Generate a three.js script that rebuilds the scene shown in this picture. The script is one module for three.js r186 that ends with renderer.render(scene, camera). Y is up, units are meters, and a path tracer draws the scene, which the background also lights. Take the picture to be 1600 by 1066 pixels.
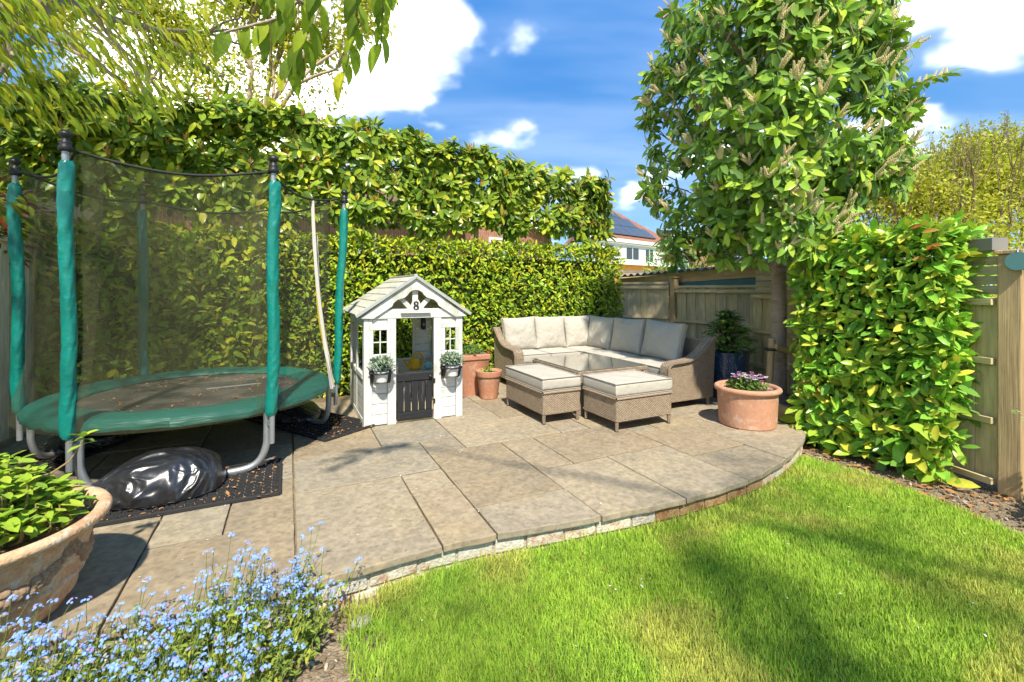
import * as THREE from 'three';
import { RoundedBoxGeometry } from 'three/addons/geometries/RoundedBoxGeometry.js';
import { mergeGeometries, mergeVertices } from 'three/addons/utils/BufferGeometryUtils.js';
import { FontLoader } from 'three/addons/loaders/FontLoader.js';
import { TextGeometry } from 'three/addons/geometries/TextGeometry.js';

// The world's axes follow the paving joints: x runs along the step of the patio, -z away from it towards the hedge. y = 0 is the patio.
// ------------------------------------------------------------------ camera, sky, sun, exposure
const scene = new THREE.Scene();
const FWD = new THREE.Vector3(0.4386, 0, -0.8987), RGT = new THREE.Vector3(0.8987, 0, 0.4386);
const camera = new THREE.PerspectiveCamera(2 * Math.atan(533 / 715) * 180 / Math.PI, 1600 / 1066, 0.05, 400);
camera.position.set(0, 1.28, 0);
camera.lookAt(FWD.x, 1.28, FWD.z);
camera.setViewOffset(1600, 1066, 0, 81, 1600, 1066);   // a shifted lens: verticals stay upright
const renderer = new THREE.WebGLRenderer();
renderer.toneMapping = THREE.LinearToneMapping;
renderer.toneMappingExposure = 3.85;
renderer.shadowMap.enabled = true;

const { sin, cos, PI, abs, max, min, sqrt, floor, pow, exp, hypot, atan2 } = Math;
const clamp = (x, a = 0, b = 1) => min(b, max(a, x)), lerp = (a, b, t) => a + (b - a) * t;
const sstep = (a, b, x) => { const t = clamp((x - a) / (b - a)); return t * t * (3 - 2 * t); };
function rngOf(seed) { let s = seed >>> 0; return () => { s = (s + 0x6d2b79f5) | 0; let t = Math.imul(s ^ (s >>> 15), 1 | s); t = (t + Math.imul(t ^ (t >>> 7), 61 | t)) ^ t; return ((t ^ (t >>> 14)) >>> 0) / 4294967296; }; }
function hash(ix, iy, iz = 0) { let h = Math.imul(ix, 374761393) ^ Math.imul(iy, 668265263) ^ Math.imul(iz, 2147483647 - 1234567); h = Math.imul(h ^ (h >>> 13), 1274126177); return ((h ^ (h >>> 16)) >>> 0) / 4294967296; }
// value noise, tileable with period p
function vn(x, y, p = 1e6, s = 0, q = p) {
  const ix = floor(x), iy = floor(y), fx = x - ix, fy = y - iy, u = fx * fx * (3 - 2 * fx), v = fy * fy * (3 - 2 * fy);
  const w = (a, m) => ((a % m) + m) % m, x0 = w(ix, p), x1 = w(ix + 1, p), y0 = w(iy, q), y1 = w(iy + 1, q);
  return lerp(lerp(hash(x0, y0, s), hash(x1, y0, s), u), lerp(hash(x0, y1, s), hash(x1, y1, s), u), v);
}
function fbm(x, y, o = 5, p = 1e6, s = 0, q = p) { let a = 0.5, r = 0, n = 0; for (let i = 0; i < o; i++) { r += a * vn(x, y, p, s + i, q); n += a; a *= 0.5; x *= 2; y *= 2; p *= 2; q *= 2; } return r / n; }

const dirOf = (px, py) => FWD.clone().addScaledVector(RGT, (px - 800) / 715).add(new THREE.Vector3(0, (452 - py) / 715, 0)).normalize();
{
  const W = 2048, H = 1024, data = new Float32Array(W * H * 4);
  const blobs = [[640, 45, 0.075, 0.24], [690, 25, 0.05, 0.18], [580, 95, 0.06, 0.16], [1560, 75, 0.05, 0.22], [1410, 175, 0.04, 0.24], [1400, 290, 0.10, 0.16], [985, 335, 0.05, 0.20], [930, 262, 0.03, 0.18], [1030, 345, 0.05, 0.16], [150, 60, 0.25, 0.2], [420, 170, 0.2, 0.2]]
    .map(([x, y, r, a]) => [dirOf(x, y), r, a]);
  for (let j = 0; j < H; j++) {
    const el = ((j + 0.5) / H - 0.5) * PI, y = sin(el), c = cos(el);
    for (let i = 0; i < W; i++) {
      const az = ((i + 0.5) / W - 0.5) * 2 * PI, x = cos(az) * c, z = sin(az) * c, o = (j * W + i) * 4;
      const yy = max(y, 0), t = pow(1 - yy, 5.3);
      let r = lerp(0.0155, 0.18, t), g = lerp(0.078, 0.295, t), b = lerp(0.213, 0.375, t);
      if (y < 0) { const k = sstep(0, -0.12, y); r = lerp(r, 0.16, k); g = lerp(g, 0.17, k); b = lerp(b, 0.12, k); }
      else {
        const k = 1 / (y + 0.22), px = x * k, pz = z * k;
        let cov = -0.10 + 0.24 * (fbm(px * 0.7 + 5, pz * 0.7 + 9, 2, 1e6, 40) - 0.5);
        for (const [d, rad, amp] of blobs) { const q = 1 - (d.x * x + d.y * y + d.z * z); if (q < rad * rad * 2) cov += amp * exp(-q * 2 / (rad * rad)); }
        const n = fbm(px * 2.6 + 20, pz * 2.6 + 30, 6, 1e6, 3) + 0.10 * (fbm(px * 14, pz * 14, 3, 1e6, 9) - 0.5);
        const dens = sstep(0.47, 0.74, n + cov), wisp = 0.09 * sstep(0.45, 0.8, fbm(px * 0.9 + pz * 0.5, pz * 3.4 - px * 1.6, 5, 1e6, 77)) * sstep(0.02, 0.2, y);
        const shade = 0.62 + 0.55 * sstep(0.5, 0.95, n + cov * 0.5) + 0.35 * (fbm(px * 6 + 3, pz * 6 + 8, 4, 1e6, 19) - 0.5);
        r = lerp(r, 0.62, wisp); g = lerp(g, 0.66, wisp); b = lerp(b, 0.70, wisp);
        r = lerp(r, 1.38 * shade, dens); g = lerp(g, 1.36 * shade, dens); b = lerp(b, 1.32 * shade, dens);
      }
      data[o] = r; data[o + 1] = g; data[o + 2] = b; data[o + 3] = 1;
    }
  }
  const sky = new THREE.DataTexture(data, W, H, THREE.RGBAFormat, THREE.FloatType);
  sky.mapping = THREE.EquirectangularReflectionMapping; sky.magFilter = THREE.LinearFilter; sky.needsUpdate = true;
  scene.background = sky; scene.environment = sky;
}
const SUN = new THREE.Vector3(-0.20, 1.0, 0.72).normalize();
const sun = new THREE.DirectionalLight(new THREE.Color(1.0, 0.92, 0.78), 2.05);
sun.name = 'sun';
sun.position.copy(SUN).multiplyScalar(30).add(new THREE.Vector3(1.5, 0, -3));
sun.target.position.set(1.5, 0, -3);
sun.castShadow = true; sun.shadow.radius = 3.2;
Object.assign(sun.shadow.camera, { left: -14, right: 14, top: 14, bottom: -14, near: 1, far: 70 });
sun.shadow.mapSize.set(4096, 4096);
scene.add(sun, sun.target);

// ------------------------------------------------------------------ helpers
const used = new Map();
function numbered(name) { const n = used.get(name) ?? 0; used.set(name, n + 1); return n ? name + '_' + String(n).padStart(3, '0') : name; }
function tag(o, label, category, group) { Object.assign(o.userData, { label, category }); if (group) o.userData.group = group; return o; }
function thing(name, label, category, [u, y, v] = [0, 0, 0], group) {
  const o = new THREE.Group(); o.name = numbered(name); o.position.set(u, y, -v); scene.add(o); tag(o, label, category, group); return o;
}
function structure(name, at = [0, 0, 0]) { const o = new THREE.Group(); o.name = name; o.position.set(at[0], at[1], -at[2]); o.userData.kind = 'structure'; scene.add(o); return o; }
const worldOf = (o) => { const p = new THREE.Vector3(); for (let q = o; q && q !== scene; q = q.parent) p.add(q.position); return p; };
// a part whose geometry is given in world coordinates
function part(parent, name, geo, mat, label) {
  const list = Array.isArray(geo) ? geo.filter(Boolean) : [geo];
  let g = list.length > 1 ? mergeGeometries(list.map(plain), false) : list[0];
  const w = worldOf(parent); g.translate(-w.x, -w.y, -w.z);
  const m = new THREE.Mesh(g, mat); m.name = name; m.castShadow = m.receiveShadow = true; if (label) m.userData.label = label; parent.add(m); return m;
}
function plain(g) { const q = g.index ? g.toNonIndexed() : g; for (const k of Object.keys(q.attributes)) if (!['position', 'normal', 'uv'].includes(k)) q.deleteAttribute(k); if (!q.attributes.uv) q.setAttribute('uv', new THREE.BufferAttribute(new Float32Array(q.attributes.position.count * 2), 2)); return q; }
function instanced(parent, name, geo, mat, mats, colors) {
  const im = new THREE.InstancedMesh(geo, mat, mats.length); im.name = name; im.userData.kind = 'stuff';
  mats.forEach((m, i) => im.setMatrixAt(i, m)); if (colors) colors.forEach((c, i) => im.setColorAt(i, c));
  im.castShadow = im.receiveShadow = true; parent.add(im); return im;
}
// uv in metres: across the face and, for wood, v along the grain axis
function planar(g, s = 1, grain, ou = 0, ov = 0) {
  g = g.index ? g.toNonIndexed() : g;
  const p = g.attributes.position, n = p.count, uv = new Float32Array(n * 2), a = new THREE.Vector3(), b = new THREE.Vector3(), c = new THREE.Vector3();
  for (let i = 0; i < n; i += 3) {
    a.fromBufferAttribute(p, i); b.fromBufferAttribute(p, i + 1); c.fromBufferAttribute(p, i + 2);
    const nx = (b.y - a.y) * (c.z - a.z) - (b.z - a.z) * (c.y - a.y), ny = (b.z - a.z) * (c.x - a.x) - (b.x - a.x) * (c.z - a.z), nz = (b.x - a.x) * (c.y - a.y) - (b.y - a.y) * (c.x - a.x);
    const ax = abs(nx) > abs(ny) ? (abs(nx) > abs(nz) ? 0 : 2) : (abs(ny) > abs(nz) ? 1 : 2);
    let [e, f] = ax === 0 ? [2, 1] : ax === 1 ? [0, 2] : [0, 1];
    if (grain !== undefined) { if (e === grain) [e, f] = [f, e]; }
    [a, b, c].forEach((q, k) => { const v = [q.x, q.y, q.z]; uv[(i + k) * 2] = v[e] * s + ou; uv[(i + k) * 2 + 1] = v[f] * s + ov; });
  }
  g.setAttribute('uv', new THREE.BufferAttribute(uv, 2)); return g;
}
let uvr = rngOf(99);
// box between two corners in (u, y, v), edges rounded by r
function box(u0, u1, y0, y1, v0, v1, r = 0.004, grain, s = 1) {
  const w = abs(u1 - u0), h = abs(y1 - y0), d = abs(v1 - v0);
  let g = r > 0 ? new RoundedBoxGeometry(w, h, d, 1, min(r, w * 0.45, h * 0.45, d * 0.45)) : new THREE.BoxGeometry(w, h, d);
  g = planar(g, s, grain, uvr() * 3, uvr() * 3);
  return g.translate((u0 + u1) / 2, (y0 + y1) / 2, -(v0 + v1) / 2);
}
// an oblique bar with rectangular section between two points (world x,y,z); up gives the section's second axis
function bar(p, q, w, t, up = new THREE.Vector3(0, 1, 0), r = 0.003) {
  const d = q.clone().sub(p), L = d.length(), z = d.clone().normalize(), x = up.clone().cross(z).normalize(), y = z.clone().cross(x);
  let g = r > 0 ? new RoundedBoxGeometry(w, t, L, 1, r) : new THREE.BoxGeometry(w, t, L);
  g = planar(g, 1, 2, uvr() * 3, uvr() * 3);
  return g.applyMatrix4(new THREE.Matrix4().makeBasis(x, y, z).setPosition(p.clone().add(q).multiplyScalar(0.5)));
}
const V = (u, y, v) => new THREE.Vector3(u, y, -v);
// tapered tube through points
function limb(pts, r0, r1, seg = 10, rad = 7, wob = 0) {
  const curve = pts.length > 2 ? new THREE.CatmullRomCurve3(pts) : new THREE.LineCurve3(pts[0], pts[1]);
  const fr = curve.computeFrenetFrames(seg, false), pos = [], uv = [], idx = [], L = curve.getLength();
  for (let i = 0; i <= seg; i++) {
    const t = i / seg, c = curve.getPointAt(t), r = lerp(r0, r1, t), N = fr.normals[i], B = fr.binormals[i];
    for (let j = 0; j <= rad; j++) {
      const a = (j % rad) / rad * 2 * PI, k = r * (1 + wob * (hash(i, j % rad, floor(pts[0].x * 991)) - 0.5));
      pos.push(c.x + k * (cos(a) * N.x + sin(a) * B.x), c.y + k * (cos(a) * N.y + sin(a) * B.y), c.z + k * (cos(a) * N.z + sin(a) * B.z)); uv.push(j / rad * max(1, Math.round(r0 * 6.3 * 2)) * 0.5, t * L);
    }
  }
  for (let i = 0; i < seg; i++) for (let j = 0; j < rad; j++) { const a = i * (rad + 1) + j, b = a + rad + 1; idx.push(a, a + 1, b, b, a + 1, b + 1); }
  const g = new THREE.BufferGeometry(); g.setAttribute('position', new THREE.Float32BufferAttribute(pos, 3)); g.setAttribute('uv', new THREE.Float32BufferAttribute(uv, 2)); g.setIndex(idx);
  g.computeVertexNormals();
  const nn = g.attributes.normal; for (let i = 0; i <= seg; i++) { const a = i * (rad + 1), b = a + rad; const v = new THREE.Vector3(nn.getX(a) + nn.getX(b), nn.getY(a) + nn.getY(b), nn.getZ(a) + nn.getZ(b)).normalize(); nn.setXYZ(a, v.x, v.y, v.z); nn.setXYZ(b, v.x, v.y, v.z); }
  return g;
}
function tube(pts, r, seg = 24, rad = 10, closed = false) { return new THREE.TubeGeometry(new THREE.CatmullRomCurve3(pts, closed, 'catmullrom', 0.5), seg, r, rad, closed); }
function lathe(profile, at, seg = 48) {   // uv in metres round the turn and along the profile
  const g = new THREE.LatheGeometry(profile.map(([r, y]) => new THREE.Vector2(r, y)), seg), uv = g.attributes.uv, n = profile.length, R = max(...profile.map((q) => q[0])), d = [0];
  for (let i = 1; i < n; i++) d.push(d[i - 1] + hypot(profile[i][0] - profile[i - 1][0], profile[i][1] - profile[i - 1][1]));
  for (let i = 0; i < uv.count; i++) uv.setXY(i, uv.getX(i) * 2 * PI * R, d[i % n]);
  return g.translate(at[0], at[1], -at[2]);
}
function extrudeUV(pts, depth, bevel, at, s = 1) {   // outline in (u, y), extruded along -v (towards the camera is +z)
  const sh = new THREE.Shape(pts.map(([a, b]) => new THREE.Vector2(a, b)));
  let g = new THREE.ExtrudeGeometry(sh, { depth, bevelEnabled: bevel > 0, bevelSize: bevel, bevelThickness: bevel, bevelSegments: 1, steps: 1 });
  return planar(g, s).translate(0, 0, -at);
}
// ------------------------------------------------------------------ textures
const enc = (x) => { x = clamp(x); return Math.round(255 * (x <= 0.0031308 ? 12.92 * x : 1.055 * pow(x, 1 / 2.4) - 0.055)); };
function ctex(n, fn, rep = 1, m = n) {
  const d = new Uint8Array(n * m * 4);
  for (let j = 0; j < m; j++) for (let i = 0; i < n; i++) { const c = fn(i / n, j / m), o = (j * n + i) * 4; d[o] = enc(c[0]); d[o + 1] = enc(c[1]); d[o + 2] = enc(c[2]); d[o + 3] = 255; }
  const t = new THREE.DataTexture(d, n, m); t.colorSpace = THREE.SRGBColorSpace; return fin(t, rep);
}
function btex(n, fn, rep = 1, m = n) {
  const d = new Uint8Array(n * m * 4);
  for (let j = 0; j < m; j++) for (let i = 0; i < n; i++) { const c = Math.round(255 * clamp(fn(i / n, j / m))), o = (j * n + i) * 4; d[o] = d[o + 1] = d[o + 2] = c; d[o + 3] = 255; }
  return fin(new THREE.DataTexture(d, n, m), rep);
}
function fin(t, rep) { t.wrapS = t.wrapT = THREE.RepeatWrapping; t.magFilter = THREE.LinearFilter; t.minFilter = THREE.LinearMipmapLinearFilter; if (Array.isArray(rep)) t.repeat.set(...rep); else t.repeat.set(rep, rep); t.needsUpdate = true; return t; }
const mix3 = (a, b, t) => [lerp(a[0], b[0], t), lerp(a[1], b[1], t), lerp(a[2], b[2], t)];
const mul3 = (a, k) => [a[0] * k, a[1] * k, a[2] * k];
const col = (r, g, b) => new THREE.Color().setRGB(r, g, b);
function std(name, o) { const m = (o.transmission || o.clearcoat || o.sheen) ? new THREE.MeshPhysicalMaterial(o) : new THREE.MeshStandardMaterial(o); m.name = name; m.side = THREE.DoubleSide; return m; }

const N8 = (u, v, f, o, s) => fbm(u * f, v * f, o, f, s);
const T = {};
T.stone = ctex(1024, (u, v) => { const a = N8(u, v, 4, 6, 1), b = N8(u, v, 9, 5, 21), c = N8(u, v, 90, 3, 5), d = N8(u, v, 22, 4, 61); let k = mix3([0.47, 0.39, 0.265], [0.40, 0.34, 0.24], sstep(0.35, 0.65, a)); k = mix3(k, [0.52, 0.415, 0.25], 0.4 * sstep(0.52, 0.75, b)); k = mix3(k, [0.33, 0.285, 0.21], 0.28 * sstep(0.55, 0.8, d)); const pit = sstep(0.70, 0.82, N8(u, v, 120, 2, 63)), vein = pow(1 - abs(2 * N8(u, v, 6, 5, 65) - 1), 14); k = mix3(k, [0.24, 0.20, 0.15], 0.45 * pit); k = mix3(k, [0.33, 0.27, 0.19], 0.35 * vein); return mul3(k, 0.66 + 0.66 * c); }, 1 / 2.2);
T.stoneB = btex(1024, (u, v) => 0.55 * N8(u, v, 7, 5, 11) + 0.25 * N8(u, v, 40, 4, 12) + 0.2 * abs(N8(u, v, 14, 4, 13) - 0.5) * 2, 1 / 2.2);
T.wood = ctex(512, (u, v) => { const w = N8(u, v, 4, 3, 31) * 1.2, g = fbm((u + 0.04 * w) * 64, v * 4, 4, 64, 32, 4), k = fbm(u * 16, v * 8, 4, 16, 35, 8); return mul3(mix3([0.64, 0.52, 0.31], [0.46, 0.375, 0.22], g), 0.7 + 0.6 * k); }, [1 / 0.5, 1 / 1.2]);
T.woodB = btex(512, (u, v) => fbm((u + 0.04 * N8(u, v, 4, 3, 31)) * 64, v * 4, 4, 64, 32, 4), [1 / 0.5, 1 / 1.2]);
T.paint = ctex(512, (u, v) => { const g = fbm(u * 48, v * 4, 4, 48, 41, 4), d = N8(u, v, 5, 5, 42), s = N8(u, v, 24, 4, 43); return mul3(mix3([0.66, 0.665, 0.63], [0.45, 0.46, 0.39], 0.75 * sstep(0.5, 0.8, d) + 0.35 * sstep(0.55, 0.8, s)), 0.86 + 0.2 * g); }, [1 / 0.5, 1 / 1.2]);
T.black = ctex(256, (u, v) => { const g = fbm(u * 32, v * 4, 4, 32, 51, 4); const s = sstep(0.66, 0.8, fbm(u * 24, v * 6, 4, 24, 52, 6)); return mix3(mul3([0.013, 0.014, 0.017], 0.5 + g), [0.20, 0.19, 0.17], s * 0.5); }, [1 / 0.3, 1 / 0.8]);
T.weave = ctex(512, (u, v) => { const r = floor(v * 24), k = hash(r, floor(u * 5 + hash(r, 3) * 5) % 5, 7), s = hash(r, floor(u * 16), 17); const st = (u * 16 + (r % 2)) % 2, ov = abs(st - 1), gap = sstep(0.0, 0.3, sin((v * 24 - r) * PI)) * (0.6 + 0.4 * sstep(0.05, 0.3, ov)); return mul3(mix3(mix3([0.42, 0.31, 0.205], [0.29, 0.215, 0.145], k), [0.50, 0.40, 0.285], s * 0.7), 0.3 + 0.75 * gap); }, 1 / 0.26);
T.weaveB = btex(512, (u, v) => { const r = floor(v * 24), p = sin((v * 24 - r) * PI); return p * (0.55 + 0.45 * sin((u * 16 + (r % 2)) * PI)); }, 1 / 0.26);
T.terra = ctex(512, (u, v) => { const a = N8(u, v, 4, 5, 71), b = N8(u, v, 30, 4, 72), c = N8(u, v, 9, 5, 73); return mul3(mix3(mix3([0.50, 0.225, 0.125], [0.42, 0.20, 0.12], a), [0.55, 0.36, 0.25], 0.6 * sstep(0.55, 0.8, c)), 0.82 + 0.35 * b); }, 1 / 0.6);
T.terraOld = ctex(512, (u, v) => { const a = N8(u, v, 5, 5, 74), b = N8(u, v, 40, 4, 75), c = N8(u, v, 14, 5, 76); let k = mix3([0.56, 0.33, 0.18], [0.60, 0.42, 0.25], sstep(0.35, 0.65, a)); k = mix3(k, [0.58, 0.50, 0.38], 0.8 * sstep(0.55, 0.7, c)); k = mix3(k, [0.30, 0.16, 0.085], 0.35 * sstep(0.62, 0.8, N8(u, v, 10, 5, 79))); return mul3(k, 0.75 + 0.5 * b); }, 1 / 0.5);
T.rough = btex(512, (u, v) => 0.5 * N8(u, v, 12, 5, 77) + 0.5 * N8(u, v, 60, 3, 78), 1 / 0.5);
T.bump = btex(256, (u, v) => N8(u, v, 8, 5, 81), 1);
T.padB = btex(256, (u, v) => { const a = 1 - abs(2 * fbm(u * 40, v * 4, 3, 40, 157, 4) - 1); return 0.7 * a + 0.3 * N8(u, v, 12, 3, 159); }, 1);
T.soil = ctex(512, (u, v) => { const a = N8(u, v, 6, 5, 91), b = N8(u, v, 64, 3, 92); return mul3(mix3([0.17, 0.125, 0.08], [0.30, 0.235, 0.155], a), 0.5 + b); }, 1 / 1.2);
T.lawn = ctex(512, (u, v) => { const a = N8(u, v, 5, 5, 94), b = N8(u, v, 60, 3, 95); return mul3(mix3([0.26, 0.32, 0.04], [0.42, 0.40, 0.11], sstep(0.3, 0.75, a)), 0.5 + b); }, 1 / 1.5);
T.bark = ctex(512, (u, v) => { const a = fbm(u * 8, v * 40, 4, 8, 101, 40), b = N8(u, v, 12, 5, 102), l = sstep(0.62, 0.72, fbm(u * 6, v * 48, 3, 6, 103, 48)); return mix3(mul3(mix3([0.32, 0.25, 0.205], [0.46, 0.38, 0.31], b), 0.6 + 0.6 * a), [0.36, 0.29, 0.21], 0.7 * l); }, [1, 1 / 0.9]);
T.barkB = btex(512, (u, v) => 0.6 * fbm(u * 8, v * 40, 4, 8, 101, 40) + 0.4 * N8(u, v, 16, 4, 104), [1, 1 / 0.9]);
T.fabric = ctex(256, (u, v) => mul3([0.45, 0.42, 0.355], 0.92 + 0.10 * N8(u, v, 6, 4, 111) + 0.05 * hash(floor(u * 256), floor(v * 256), 5)), 1 / 0.5);
T.fabricB = btex(256, (u, v) => N8(u, v, 3, 4, 112) * 0.8 + 0.2 * N8(u, v, 14, 3, 113), 1 / 0.5);
T.brick = ctex(512, (u, v) => { const a = N8(u, v, 8, 5, 121), b = N8(u, v, 40, 4, 122), c = N8(u, v, 14, 5, 123); let k = mix3([0.58, 0.53, 0.44], [0.44, 0.29, 0.21], sstep(0.48, 0.66, a)); k = mix3(k, [0.62, 0.59, 0.50], 0.7 * sstep(0.45, 0.6, c)); return mul3(k, 0.72 + 0.55 * b); }, 1 / 0.6);
T.redbrick = ctex(512, (u, v) => { const row = floor(v * 16), x = u * 8 + (row % 2) * 0.5, bx = floor(x), fx = x - bx, fy = v * 16 - row; const j = min(min(fx, 1 - fx) * 0.225, min(fy, 1 - fy) * 0.075) < 0.006; return j ? [0.34, 0.29, 0.23] : mul3(mix3([0.38, 0.155, 0.085], [0.30, 0.12, 0.07], hash(bx % 8, row, 5)), 0.8 + 0.4 * N8(u, v, 60, 2, 133)); }, [1 / 1.8, 1 / 1.2]);
T.tiles = ctex(512, (u, v) => { const row = floor(v * 12), x = u * 8 + (row % 2) * 0.5, bx = floor(x), fy = v * 12 - row; return mul3(mix3([0.21, 0.11, 0.07], [0.15, 0.085, 0.06], hash(bx % 8, row, 8)), 0.75 + 0.5 * N8(u, v, 20, 4, 141) - 0.35 * sstep(0.8, 1, fy)); }, [1 / 2, 1 / 2]);
T.leaf = ctex(64, (u, v) => { const m = exp(-pow((u - 0.5) * 22, 2)), side = 0.10 * pow(abs(sin((v * 9 - abs(u - 0.5) * 7) * PI)), 6), k = 0.80 + 0.12 * vn(u * 7, v * 11, 1e6, 3) + side * 0.6; return mix3([k, k, k], [1, 1, 0.95], 0.75 * m); }, 1, 128);
T.cracks = btex(512, (u, v) => 0.6 * (1 - abs(2 * N8(u, v, 3, 4, 151) - 1)) + 0.4 * (1 - abs(2 * fbm(u * 4, v * 9, 3, 4, 152, 9) - 1)), [2, 1]);
T.crease = btex(512, (u, v) => { const a = 1 - abs(2 * fbm(u * 4 + 0.25 * N8(u, v, 4, 3, 158), v * 10, 3, 4, 155, 10) - 1), b = 1 - abs(2 * fbm(u * 6, v * 16, 3, 6, 156, 16) - 1); return 0.6 * a * a + 0.4 * b * b; }, [4, 1.6]);
T.deck = ctex(256, (u, v) => mul3([0.022, 0.022, 0.02], 0.7 + 0.8 * N8(u, v, 6, 5, 161)), 1);
T.matTex = ctex(256, (u, v) => mix3([0.045, 0.042, 0.036], [0.10, 0.09, 0.07], sstep(0.4, 0.7, N8(u, v, 5, 5, 163))), 1);
T.old = ctex(256, (u, v) => mul3([0.42, 0.41, 0.38], 0.7 + 0.5 * N8(u, v, 6, 5, 165)), 1 / 2);

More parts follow.
